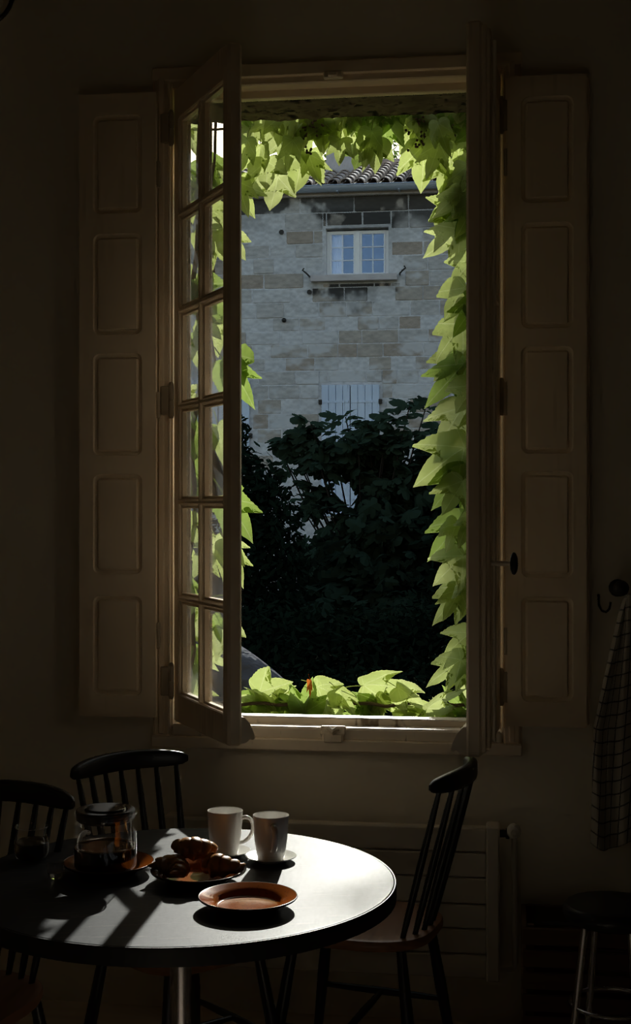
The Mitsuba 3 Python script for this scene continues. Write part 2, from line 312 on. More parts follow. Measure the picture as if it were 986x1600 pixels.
ROWS = [.977 + .2945 * k for k in range(7)]
def casement(side):
    """in local coordinates: u from the hinge, v from the room face outwards, z"""
    th = math.radians(58.7 if side == 'left' else 84.6)
    sg = 1 if side == 'left' else -1
    m = M4((XL if side == 'left' else XR, -.004, 0), (sg * math.cos(th), -math.sin(th), 0), (sg * math.sin(th), math.cos(th), 0))
    key = 'window_1__casement' if side == 'left' else 'window_1__casement_001'
    def place(g):
        g = xf(g, m)
        if sg < 0: g.invert()
        return g
    parts = [box(.003, .050, 0, .042, ZB, ZT, .004), box(.455, .503, 0, .042, ZB, ZT, .007), box(.045, .46, 0, .042, ZB, ROWS[0], .004), box(.045, .46, 0, .042, ROWS[6], ZT, .004)]
    bead = []
    for z in ROWS[1:6]: parts.append(box(.045, .46, .006, .038, z - .011, z + .011, .004)); bead.append(box(.05, .455, -.002, .012, z - .0065, z + .0065, .003))
    parts.append(box(.2405, .2625, .006, .038, ROWS[0] - .01, ROWS[6] + .01, .004)); bead.append(box(.245, .258, -.002, .012, ROWS[0], ROWS[6], .003))
    for u0, u1 in ((.050, .2405), (.2625, .455)):          # stepped moulding round each pane, on the room side
        for k in range(6):
            a, b = ROWS[k] + (.011 if k else 0), ROWS[k + 1] - (.011 if k < 5 else 0)
            for q0, q1, r0, r1 in ((u0, u0 + .007, a, b), (u1 - .007, u1, a, b), (u0, u1, a, a + .007), (u0, u1, b - .007, b)):
                bead.append(box(q0, q1, .010, .026, r0, r1, .002))
    put(key, place(join(parts + bead)), 'm_paint', label='left window leaf, its panes showing bright creeper' if side == 'left' else 'right window leaf, seen almost edge on')
    pane = []
    for u0, u1 in ((.050, .2405), (.2625, .455)):
        for k in range(6):
            v = np.array([(u0, .027, ROWS[k]), (u1, .027, ROWS[k]), (u1, .027, ROWS[k + 1]), (u0, .027, ROWS[k + 1])])
            put(key + '__pane', place(trimesh.Trimesh(v, [[0, 1, 2], [0, 2, 3]], process=False)), 'm_pane')
    # drip moulding at the foot of the outer face
    prof = np.array([(.042, .892), (.042, .968), (.052, .966), (.068, .948), (.080, .922), (.084, .904), (.074, .900), (.070, .906), (.060, .896)])
    import shapely.geometry as sgm
    g = trimesh.creation.extrude_polygon(sgm.Polygon(prof), .47, engine='earcut')     # (v, z) along u
    g.apply_transform(M4((.022, 0, 0), (0, 1, 0), (0, 0, 1), (1, 0, 0)))
    put(key + '__drip_moulding', place(g), 'm_oldpaint')
    if side == 'right':
        put(key + '__cover_strip', place(join(box(.452, .499, -.012, .002, ZB + .012, ZT - .012, .004), box(.462, .490, -.022, -.008, ZB + .02, ZT - .02, .007))), 'm_paint')
        zk = 1.403
        put(key + '__bolt_rod', place(tube([(.476, -.030, ZB + .04), (.476, -.030, ZT - .05)], .0055, 10)), 'm_oldpaint')
        put(key + '__handle', place(join(tube([(.476, -.02, zk), (.476, -.072, zk)], [.008, .006], 12))), 'm_oldpaint')
        k = trimesh.creation.icosphere(subdivisions=3); k.apply_scale([.010, .011, .030]); k.apply_translation([.476, -.082, zk])
        put(key + '__knob', place(k), 'm_iron', smooth=True, label='dark oval knob on the handle')
    for z in (1.015, 1.880, 2.72):
        x = XL if side == 'left' else XR
        fr = -1 if side == 'left' else 1
        plate = box(min(x + fr * .034, x + fr * .006), max(x + fr * .034, x + fr * .006), -.036, -.018, z - .045, z + .045, .003)
        barrel = lathe([(0, -.055), (.006, -.055), (.008, -.049), (.009, -.047), (.009, -.002), (.0075, 0), (.009, .002), (.009, .047), (.008, .049), (.006, .056), (0, .058)], 14)
        barrel.apply_translation([x + fr * .001, -.030, z])
        put(key + '__hinge', join(plate, barrel), 'm_hinge')
casement('left'); casement('right')

# inside shutters, folded back against the wall: the front leaf with five panels, the other leaf behind it
import shapely.geometry as sgm
def shutter(key, x0, x1, z0, z1, pans, label, hinge_x):
    yf, dep = -.060, .009
    poly = sgm.Polygon([(x0, z0), (x1, z0), (x1, z1), (x0, z1)], [rrect(a, b, c, d, .022) for a, b, c, d in pans])
    v, f = trimesh.creation.triangulate_polygon(poly, engine='earcut')
    face = trimesh.Trimesh(np.c_[v[:, 0], np.full(len(v), yf), v[:, 1]], f, process=False)
    if face.face_normals[0][1] > 0: face.invert()
    rings = []
    for a, b, c, d in pans:
        o = np.array(rrect(a, b, c, d, .022)); i1 = np.array(rrect(a + .004, b - .004, c + .004, d - .004, .018)); i2 = np.array(rrect(a + .012, b - .012, c + .012, d - .012, .012))
        n = len(o)
        for (p, y0), (q, y1) in (((o, yf), (i1, yf + .006)), ((i1, yf + .006), (i2, yf + dep))):
            vv = np.vstack([np.c_[p[:, 0], np.full(n, y0), p[:, 1]], np.c_[q[:, 0], np.full(n, y1), q[:, 1]]])
            ff = [t for k in range(n) for t in ([k, n + k, n + (k + 1) % n], [k, n + (k + 1) % n, (k + 1) % n])]
            rings.append(trimesh.Trimesh(vv, ff, process=False))
    sides = join(box(x0, x1, yf + dep, -.040, z0, z1, 0), box(x0, x0 + .004, yf, yf + dep, z0, z1, 0), box(x1 - .004, x1, yf, yf + dep, z0, z1, 0), box(x0, x1, yf, yf + dep, z0, z0 + .004, 0), box(x0, x1, yf, yf + dep, z1 - .004, z1, 0))
    put(key + '__leaf', join(face, rings, sides), 'm_paint')
    for a, b, c, d in pans:
        put(key + '__panel', box(a + .016, b - .016, yf + .0005, yf + dep + .002, c + .016, d - .016, .006), 'm_paint')
    put(key + '__folded_leaf', box(x0 + (.0 if hinge_x > x0 + .1 else .012), x1 + (.010 if hinge_x < x0 + .1 else 0) - (.012 if hinge_x > x0 + .1 else 0), -.037, -.006 if hinge_x > 9 else -.024, z0 + .004, z1 - .004, .003), 'm_paint')
    for z in (z0 + .25, (z0 + z1) / 2, z1 - .25):
        b = lathe([(0, -.04), (.006, -.04), (.007, -.035), (.007, .035), (.006, .04), (0, .04)], 12); b.apply_translation([hinge_x, -.047, z])
        put(key + '__hinge', b, 'm_hinge')
    tag(key, label, 'shutter')
shutter('window_shutter', -1.317, -1.074, .906, 2.825, [(-1.273, -1.117, .972, 1.278), (-1.273, -1.117, 1.345, 1.653), (-1.273, -1.117, 1.710, 2.025), (-1.273, -1.117, 2.082, 2.394), (-1.273, -1.117, 2.456, 2.758)],
        'beige inside shutter with five panels folded back left of the window', -1.070)
shutter('window_shutter_001', -.006, .225, .904, 2.825, [(.034, .186, .977, 1.288), (.034, .186, 1.343, 1.658), (.034, .186, 1.709, 2.026), (.034, .186, 2.079, 2.392), (.034, .186, 2.450, 2.763)],
        'darker inside shutter with five panels folded back right of the window', -.010)

# radiator under the window
tag('radiator', 'flat cream panel radiator with horizontal grooves under the window', 'radiator')
zz = [.163, .236, .310, .383, .461, .535, .609]
for a, b in zip(zz, zz[1:]): put('radiator__panel', box(-1.0, -.067, -.098, -.060, a + .0015, b - .0015, .004), 'm_radiator')
put('radiator__core', box(-1.0, -.067, -.075, -.03, .17, .60, .002), 'm_radiator')
put('radiator__end_plate', box(-.068, -.028, -.106, -.030, .158, .615, .005), 'm_radiator')
put('radiator__end_plate', box(-1.04, -1.0, -.106, -.030, .158, .615, .005), 'm_radiator')
put('radiator__bracket', join(box(-.9, -.86, -.035, .0, .2, .58, .002), box(-.2, -.16, -.035, .0, .2, .58, .002)), 'm_radiator')
put('radiator__valve_fitting', join(tube([(-.03, -.07, .588), (.012, -.07, .588)], .011, 14), tube([(-.010, -.07, .588), (.0, -.07, .588)], .016, 6)), 'm_iron', smooth=30)
vh = lathe([(0, -.030), (.012, -.030), (.018, -.024), (.0205, -.010), (.0205, .012), (.017, .022), (.008, .026), (.006, .022), (0, .022)], 28)
put('radiator__valve_head', xf(vh, M4((.013, -.085, .600), (1, 0, 0), (0, 0, 1), (0, -1, 0))), 'm_valve', smooth=40, label='round white radiator valve head')
put('radiator__pipe', tube([(.014, -.07, .585), (.015, -.066, .50), (.017, -.064, .30), (.017, -.064, .205), (.012, -.066, .188), (-.03, -.07, .185)], .0085, 12), 'm_radiator', smooth=40)

# tea towel on its hook, right edge
put('wall_hook', join(tube([(.318, -.002, 1.312), (.318, -.06, 1.312), (.318, -.075, 1.320)], [.008, .007, .007], 10), xf(trimesh.creation.icosphere(subdivisions=3, radius=.023), M4((.322, -.082, 1.316))),
     tube([(.262, -.004, 1.292), (.262, -.022, 1.262), (.270, -.030, 1.246), (.282, -.034, 1.242), (.292, -.034, 1.252), (.296, -.03, 1.272)], .0035, 8), xf(lathe([(0, 0), (.026, 0), (.026, .006), (.02, .010), (0, .010)], 20), M4((.318, 0, 1.312), (1, 0, 0), (0, 0, 1), (0, -1, 0)))), 'm_iron', smooth=40,
    label='dark iron wall hook with a round knob beside the right shutter', cat='hook')
def towel():
    nu, nv = 61, 60
    v, uv = [], []
    for j in range(nv):
        t = j / (nv - 1); w = .035 + .085 * min(1, (t * 1.9)) ** .8
        for i in range(nu):
            u = i / (nu - 1)
            ph = u * 2 * math.pi * 2.5 + .9 * math.sin(t * 3)
            amp = .008 + .016 * min(1, t * 2)
            x = .345 + .012 * (1 - t) + (u - .5) * 2 * w + .012 * math.sin(ph * .5 + 1)
            y = -.062 - amp * math.sin(ph) - .012 * math.sin(t * 5 + u * 3)
            z = 1.300 - .735 * t * (1 + .03 * math.sin(u * 7)) - .02 * abs(u - .5) * (1 - t)
            v.append((x, y, z)); uv.append((u + .15 * t, t))
    f = [q for j in range(nv - 1) for i in range(nu - 1) for q in ([j * nu + i, j * nu + i + 1, (j + 1) * nu + i + 1], [j * nu + i, (j + 1) * nu + i + 1, (j + 1) * nu + i])]
    return trimesh.Trimesh(v, f, process=False), np.array(uv)
g, uv = towel()
put('tea_towel', g, 'm_towel', smooth=True, uv=uv, label='grey checked tea towel hanging from a hook at the right edge', cat='towel')

# stool and slatted crate in the dark right corner
tag('stool', 'round black stool with chrome legs in the lower right corner', 'stool')
sx, sy = .272, -.44
put('stool__seat', xf(lathe([(0, .452), (.110, .452), (.124, .458), (.130, .470), (.130, .488), (.122, .499), (.10, .503), (0, .505)], 40), M4((sx, sy, 0))), 'm_black', smooth=40)
put('stool__ring', tube([(sx + .112 * math.cos(a), sy + .112 * math.sin(a), .235) for a in np.linspace(0, 2 * math.pi, 33)[:-1]], .006, 8, closed=True), 'm_chrome', smooth=True)
for k in range(4):
    a = math.radians(28 + 90 * k)
    put('stool__leg', tube([(sx + .085 * math.cos(a), sy + .085 * math.sin(a), .452), (sx + .112 * math.cos(a), sy + .112 * math.sin(a), .235), (sx + .14 * math.cos(a), sy + .14 * math.sin(a), .002)], .010, 12), 'm_chrome', smooth=40)
tag('slatted_crate', 'dark slatted wooden crate between the radiator and the stool', 'crate')
for k in range(6):
    z = .012 + .062 * k
    put('slatted_crate__slat', join(box(.035, .375, -.262, -.248, z, z + .048, .003), box(.035, .375, -.034, -.020, z, z + .048, .003), box(.035, .049, -.248, -.034, z, z + .048, .003), box(.361, .375, -.248, -.034, z, z + .048, .003)), 'm_crate')
for x in (.050, .34):
    for y in (-.247, -.055): put('slatted_crate__post', box(x, x + .02, y, y + .02, 0, .375, .002), 'm_crate')
put('slatted_crate__bottom', box(.049, .361, -.248, -.034, .012, .024, .002), 'm_crate')

# lamp rim in the upper left corner
tag('wall_lamp', 'round wall lamp whose black rim just shows in the upper left corner', 'lamp')
m = M4((-1.625, 0, 3.15), (1, 0, 0), (0, 0, 1), (0, -1, 0))
put('wall_lamp__rim', xf(tube([(.1 * math.cos(a), .1 * math.sin(a), .075) for a in np.linspace(0, 2 * math.pi, 49)[:-1]], .007, 10, closed=True), m), 'm_black', smooth=True)
put('wall_lamp__shade', xf(lathe([(0, .0), (.05, .0), (.06, .01), (.098, .07), (.098, .074), (.088, .070), (.05, .022), (0, .02)], 40), m), 'm_valve', smooth=40)

# ------------------------------------------------------------------ table and what lies on it
TX, TY, TZ, TR = -.714, -1.223, .740, .473
tag('round_table', 'round dark grey table lit by a patch of sun', 'table')
put('round_table__top', xf(lathe([(0, TZ - .034), (TR - .004, TZ - .034), (TR - .004, TZ - .006), (TR - .006, TZ - .001), (TR - .009, TZ), (0, TZ)], 128), M4((TX, TY, 0))), 'm_tabletop', smooth=30)
put('round_table__edge', xf(lathe([(TR - .004, TZ - .038), (TR, TZ - .037), (TR, TZ - .004), (TR - .0015, TZ - .0012), (TR - .004, TZ - .0012), (TR - .004, TZ - .038)], 128), M4((TX, TY, 0))), 'm_tableedge', smooth=30)
put('round_table__column', xf(lathe([(0, .03), (.06, .03), (.03, .06), (.0235, .10), (.0235, .66), (.07, .690), (.15, .695), (.15, .705), (0, .705)], 32), M4((TX, TY, 0))), 'm_chrome', smooth=30)
for k in range(4):
    a = math.radians(20 + 90 * k)
    g = tube([(.02, 0, .055), (.14, 0, .045), (.27, 0, .022), (.30, 0, .012)], [.022, .02, .014, .011], 12)
    put('round_table__foot', xf(g, rotz(a, (TX, TY, 0))), 'm_black', smooth=40)

PLATE = [(0, .001), (.050, .001), (.056, 0), (.060, .001), (.070, .008), (.084, .016), (.0985, .0215), (.1005, .0235), (.0995, .0255), (.097, .0253), (.082, .0195), (.071, .0155), (.066, .0085), (.060, .0058), (.03, .005), (0, .005)]
plate_d = mikit.ply(lathe(PLATE, 96), 'm_glaze', smooth=35)
rim_d = mikit.ply(tube([(.0998 * math.cos(a), .0998 * math.sin(a), .0243) for a in np.linspace(0, 2 * math.pi, 97)[:-1]], .0016, 8, closed=True), 'm_glazedark', smooth=True)
under_d = mikit.ply(lathe([(0, .0006), (.050, .0006), (.056, -.0004), (.0605, .0006), (.0705, .0076), (.0845, .0155), (.0990, .0210)], 96), 'm_glazedark', smooth=35)
def plate(key, x, y, label):
    t = M4((x, y, TZ + .0006))
    put(key + '__dish', plate_d, None, tw=t); put(key + '__rim', rim_d, None, tw=t); put(key + '__underside', under_d, None, tw=t)
    tag(key, label, 'plate', 'brown glazed plates on the table')
plate('plate', -.526, -1.422, 'empty brown glazed plate with a dark rim at the front of the table')
plate('plate_001', -.673, -1.241, 'brown glazed plate holding the croissants')
plate('plate_002', -.884, -1.200, 'brown glazed plate under the glass coffee jug')

def croissant(seed):
    rr = random.Random(seed)
    n, m = 64, 28
    v, uv = [], []
    for i in range(n):
        t = -1 + 2 * i / (n - 1); a = t * math.radians(80)
        cx, cy = .046 * math.sin(a), .046 * (1 - math.cos(a))
        px, py = math.cos(a), math.sin(a)                       # tangent
        nx, ny = -py, px
        q = (t * 3.4 + 40.5) % 1.0
        step = .80 + .24 * (1 - abs(2 * q - 1) ** 1.6) if abs(t) < .93 else .85
        r = (.0265 * (1 - abs(t) ** 1.5) ** 1.0 + .0035) * step
        for j in range(m):
            b = 2 * math.pi * j / m
            s = math.cos(b) * r; h = math.sin(b) * r * .92
            h = max(h, -r * .62)
            tw = .006 * math.sin(b) * math.sin(t * 3.4 * 2 * math.pi)
            v.append((cx + nx * s + px * tw, cy + ny * s + py * tw, h)); uv.append((t, .25 + .75 * max(0, math.sin(b)) * (1 - abs(2 * q - 1) * .5)))
    k = len(v)
    f = [q for i in range(n - 1) for j in range(m) for q in ([i * m + j, (i + 1) * m + j, (i + 1) * m + (j + 1) % m], [i * m + j, (i + 1) * m + (j + 1) % m, i * m + (j + 1) % m])]
    v += [v[0], v[-m]]; uv += [uv[0], uv[-m]]
    f += [[k, (j + 1) % m, j] if False else [k, j, (j + 1) % m] for j in range(m)] + [[k + 1, (n - 1) * m + (j + 1) % m, (n - 1) * m + j] for j in range(m)]
    g = trimesh.Trimesh(v, f, process=False)
    g.vertices = g.vertices + (meshkit.noise(g.vertices * 60, seed)[:, None] - .5) * .004
    if g.volume < 0: g.invert()
    return g, np.array(uv)
for key, sd, o, yaw, tilt, label in (('croissant', 1, (-.718, -1.262, TZ + .033), 2.4, .0, 'croissant lying lowest at the left of the plate'), ('croissant_001', 2, (-.626, -1.240, TZ + .033), -.35, .0, 'croissant with sunlit ridges at the right of the plate'),
                                     ('croissant_002', 3, (-.682, -1.226, TZ + .064), .25, .12, 'croissant lying on top of the two others')):
    g, uv = croissant(sd)
    m = M4(o) @ trimesh.transformations.rotation_matrix(yaw, [0, 0, 1]) @ trimesh.transformations.rotation_matrix(tilt, [0, 1, 0])
    put(key, xf(g, m), 'm_croissant', smooth=True, uv=uv, label=label, cat='croissant', group='croissants on the brown plate')

MUG = [(0, .004), (.024, .004), (.026, 0), (.029, 0), (.0305, .003), (.0345, .022), (.0378, .045), (.0400, .072), (.0412, .0985), (.0414, .1008), (.0405, .1016), (.0394, .1008), (.0388, .098), (.0376, .072), (.0352, .045), (.0318, .022), (.027, .009), (0, .008)]
mug_d = mikit.ply(lathe(MUG, 64), 'm_porcelain', smooth=40)
hp = [(.0385, 0, .084), (.050, 0, .0865), (.0605, 0, .081), (.0665, 0, .067), (.064, 0, .050), (.055, 0, .036), (.044, 0, .028), (.0345, 0, .026)]
_t = np.linspace(0, 1, len(hp)); _q = np.linspace(0, 1, 26)
hp = np.c_[[np.interp(_q, _t, np.array(hp)[:, k]) for k in range(3)]].T
for _ in range(3): hp[1:-1] = (hp[:-2] + 2 * hp[1:-1] + hp[2:]) / 4
hg = tube(hp, .0046, 12); hg.vertices = hg.vertices * [1, 1.5, 1]
handle_d = mikit.ply(hg, 'm_porcelain', smooth=True)
sauc_d = mikit.ply(lathe([(0, .001), (.030, .001), (.032, 0), (.034, .001), (.045, .007), (.0585, .0115), (.0595, .0128), (.0582, .0135), (.044, .0095), (.034, .0045), (0, .004)], 64), 'm_saucer', smooth=40)
for k, (x, y, ha, lab, slab) in enumerate(((-.657, -1.020, .12, 'white mug with its handle to the right, left of the two', 'white saucer under the left mug'), (-.543, -1.052, -1.25, 'white mug with its handle to the viewer, right of the two', 'white saucer under the right mug'))):
    key, sk = ('mug', 'saucer') if k == 0 else ('mug_001', 'saucer_001')
    put(sk, sauc_d, None, tw=M4((x, y, TZ + .0004)), label=slab, cat='saucer', group='white saucers on the table')
    t = rotz(ha, (x, y, TZ + .0050))
    put(key + '__body', mug_d, None, tw=t); put(key + '__handle', handle_d, None, tw=t)
    tag(key, lab, 'mug', 'white mugs on the table')

# glass coffee jug
jx, jy, jz = -.890, -1.203, TZ + .0105
tag('coffee_jug', 'glass coffee jug with a black lid, half full of coffee', 'jug')
t = M4((jx, jy, jz), (1, 0, 0), (0, 1, 0), (0, 0, .95))
put('coffee_jug__glass', xf(lathe([(0, .0005), (.062, .0005), (.0685, .003), (.0705, .010), (.0698, .04), (.0680, .090), (.0668, .120), (.0680, .126), (.0695, .129)], 72), t), 'm_carafe', smooth=40)
put('coffee_jug__glass_rim', xf(tube([(.0695 * math.cos(a), .0695 * math.sin(a), .1295) for a in np.linspace(0, 2 * math.pi, 73)[:-1]], .0019, 8, closed=True), t), 'm_glass', smooth=True)
put('coffee_jug__coffee', xf(lathe([(0, .002), (.061, .002), (.0672, .005), (.0688, .011), (.0684, .050), (.0676, .0512), (.0660, .0505), (0, .0502)], 64), t), 'm_coffee', smooth=30)
put('coffee_jug__foam', xf(tube([(.0655 * math.cos(a), .0655 * math.sin(a), .0520 + .0012 * math.sin(5 * a)) for a in np.linspace(0, 2 * math.pi, 65)[:-1]], .0026, 8, closed=True), t), 'm_foam', smooth=True)
put('coffee_jug__lid', xf(lathe([(0, .112), (.060, .112), (.0645, .116), (.0645, .128), (.066, .1315), (.066, .136), (.064, .1385), (.050, .1385), (.048, .1375), (.046, .1375), (.044, .1420), (.042, .1430), (.010, .1435), (0, .1435)], 64), t), 'm_blackplastic', smooth=30, label='black plastic lid')
hd = np.array([(.069, 0, .098), (.080, 0, .104), (.098, 0, .102), (.108, 0, .088), (.107, 0, .066), (.099, 0, .046), (.086, 0, .032), (.0705, 0, .030)])
hq = np.c_[[np.interp(np.linspace(0, 1, 30), np.linspace(0, 1, 8), hd[:, k]) for k in range(3)]].T
for _ in range(3): hq[1:-1] = (hq[:-2] + 2 * hq[1:-1] + hq[2:]) / 4
put('coffee_jug__handle', xf(tube(hq, .0052, 12), t @ rotz(math.radians(255))), 'm_glass', smooth=True)

tag('sugar_jar', 'small dark glass jar at the left edge of the picture', 'jar')
t = M4((-1.092, -1.115, TZ + .0005))
put('sugar_jar__glass', xf(lathe([(0, .001), (.030, .001), (.036, .006), (.040, .022), (.0395, .045), (.034, .060), (.033, .066), (.0365, .072), (.0375, .076)], 48), t), 'm_carafe', smooth=40)
put('sugar_jar__rim', xf(tube([(.0375 * math.cos(a), .0375 * math.sin(a), .0765) for a in np.linspace(0, 2 * math.pi, 49)[:-1]], .0016, 8, closed=True), t), 'm_glass', smooth=True)
put('sugar_jar__content', xf(lathe([(0, .003), (.029, .003), (.035, .008), (.0385, .022), (.038, .040), (.030, .046), (0, .049)], 40), t), 'm_coffee', smooth=40)
g = lathe([(0, .0005), (.013, .0005), (.0165, .004), (.019, .018), (.0215, .036), (.0195, .0365), (.0165, .014), (0, .010)], 10)
put('small_glass', xf(g, M4((-.985, -1.262, TZ + .0005))), 'm_glass', label='tiny cut glass in front of the coffee jug', cat='glass')

# ------------------------------------------------------------------ spindle back chairs
def chair(key, x, y, fx, fy, label, seat_mat):
    """the chair faces +x in its own coordinates; x, y is the floor point under the seat"""
    m = M4((x, y, 0), (fx, fy, 0), (-fy, fx, 0))
    P = lambda n, g, mt, **k: put(key + '__' + n, xf(g, m), mt, smooth=40, **k)
    import shapely.geometry as sgm2
    w = []
    for k in range(72):
        a = 2 * math.pi * k / 72; ca, sa = math.cos(a), math.sin(a)
        e = .62 if ca > 0 else .72
        w.append((.205 * math.copysign(abs(ca) ** e, ca) , (.205 - .012 * (1 - ca)) * math.copysign(abs(sa) ** .62, sa)))
    w = np.array(w)
    rings = [(.90, .418), (.975, .423), (1.0, .432), (1.0, .442), (.985, .449), (.93, .452), (.6, .446), (.3, .444)]
    v = np.vstack([np.c_[w * s, np.full(72, z)] for s, z in rings] + [[(0, 0, .418), (0, 0, .443)]])
    f = []
    for r in range(len(rings) - 1):
        for k in range(72):
            k2 = (k + 1) % 72; a, b, c, d = r * 72 + k, r * 72 + k2, (r + 1) * 72 + k2, (r + 1) * 72 + k
            f += [[a, b, c], [a, c, d]]
    nb = len(rings) * 72
    f += [[nb, (k + 1) % 72, k] for k in range(72)] + [[nb + 1, (len(rings) - 1) * 72 + k, (len(rings) - 1) * 72 + (k + 1) % 72] for k in range(72)]
    P('seat', trimesh.Trimesh(v, f, process=False), seat_mat)
    for sx_ in (1, -1):
        for sy_ in (1, -1):
            top = np.array([.145 * sx_, .135 * sy_, .425]); bot = np.array([.205 * sx_, .195 * sy_, .0])
            P('leg', tube([top + (bot - top) * q for q in (0, .12, .45, .8, 1)], [.0125, .014, .0165, .013, .0105], 12), 'm_black')
    lg = lambda sx_, sy_, z: np.array([(.145 + .06 * (.425 - z) / .425) * sx_, (.135 + .06 * (.425 - z) / .425) * sy_, z])
    for sy_ in (1, -1):
        a, b = lg(1, sy_, .20), lg(-1, sy_, .20)
        P('stretcher', tube([a + (b - a) * q for q in (0, .3, .5, .7, 1)], [.007, .0095, .0105, .0095, .007], 10), 'm_black')
    a, b = (lg(1, 1, .20) + lg(-1, 1, .20)) / 2, (lg(1, -1, .20) + lg(-1, -1, .20)) / 2
    P('stretcher', tube([a + (b - a) * q for q in (0, .3, .5, .7, 1)], [.007, .0095, .0105, .0095, .007], 10), 'm_black')
    n = 33; v = []
    for k in range(n):                                     # bent top rail
        t = -1 + 2 * k / (n - 1); yy = .186 * t; xx = -.290 + .055 * t * t
        hh = .019 * (1 - abs(t) ** 3.2) ** .5 + .0075 if abs(t) < 1 else .0075
        th = .0105 * (1 - abs(t) ** 6) ** .5 + .004
        tx, ty = 2 * .055 * t / .186, 1.0; L = math.hypot(tx, ty); nx_, ny_ = ty / L, -tx / L
        for q in range(16):
            b = 2 * math.pi * q / 16; cb, sb = math.cos(b), math.sin(b)
            v.append((xx + nx_ * th * math.copysign(abs(cb) ** .6, cb), yy + ny_ * th * math.copysign(abs(cb) ** .6, cb), .852 + .006 * (1 - t * t) + hh * math.copysign(abs(sb) ** .7, sb)))
    f = [q for i in range(n - 1) for j in range(16) for q in ([i * 16 + j, (i + 1) * 16 + (j + 1) % 16, (i + 1) * 16 + j], [i * 16 + j, i * 16 + (j + 1) % 16, (i + 1) * 16 + (j + 1) % 16])]
    k = len(v); v = v + [tuple(np.mean(v[:16], 0)), tuple(np.mean(v[-16:], 0))]
    f += [[k, (j + 1) % 16, j] for j in range(16)] + [[k + 1, (n - 1) * 16 + j, (n - 1) * 16 + (j + 1) % 16] for j in range(16)]
    g = trimesh.Trimesh(v, f, process=False)
    if g.volume < 0: g.invert()
    P('top_rail', g, 'm_black')
    for k in range(7):
        t = -.84 + 1.68 * k / 6
        top = np.array([-.290 + .055 * t * t, .186 * t, .838]); bot = np.array([-.182 + .075 * (t * .84) ** 2, .150 * t, .440])
        P('spindle', tube([bot + (top - bot) * q for q in (0, .15, .5, .85, 1)], [.0065, .0085, .0098, .008, .0062], 10), 'm_black')
    tag(key, label, 'chair', 'black spindle back chairs around the table')
chair('spindle_chair', -.836, -.712, .747, -.664, 'black spindle back chair between the table and the window, behind the jug', 'm_teak')
chair('spindle_chair_001', -.388, -.498, -.978, .208, 'black spindle back chair with a brown seat right of the table', 'm_teak')
chair('spindle_chair_002', -1.253, -1.220, -.226, -.974, 'black spindle back chair cut off by the left edge of the picture', 'm_teak')

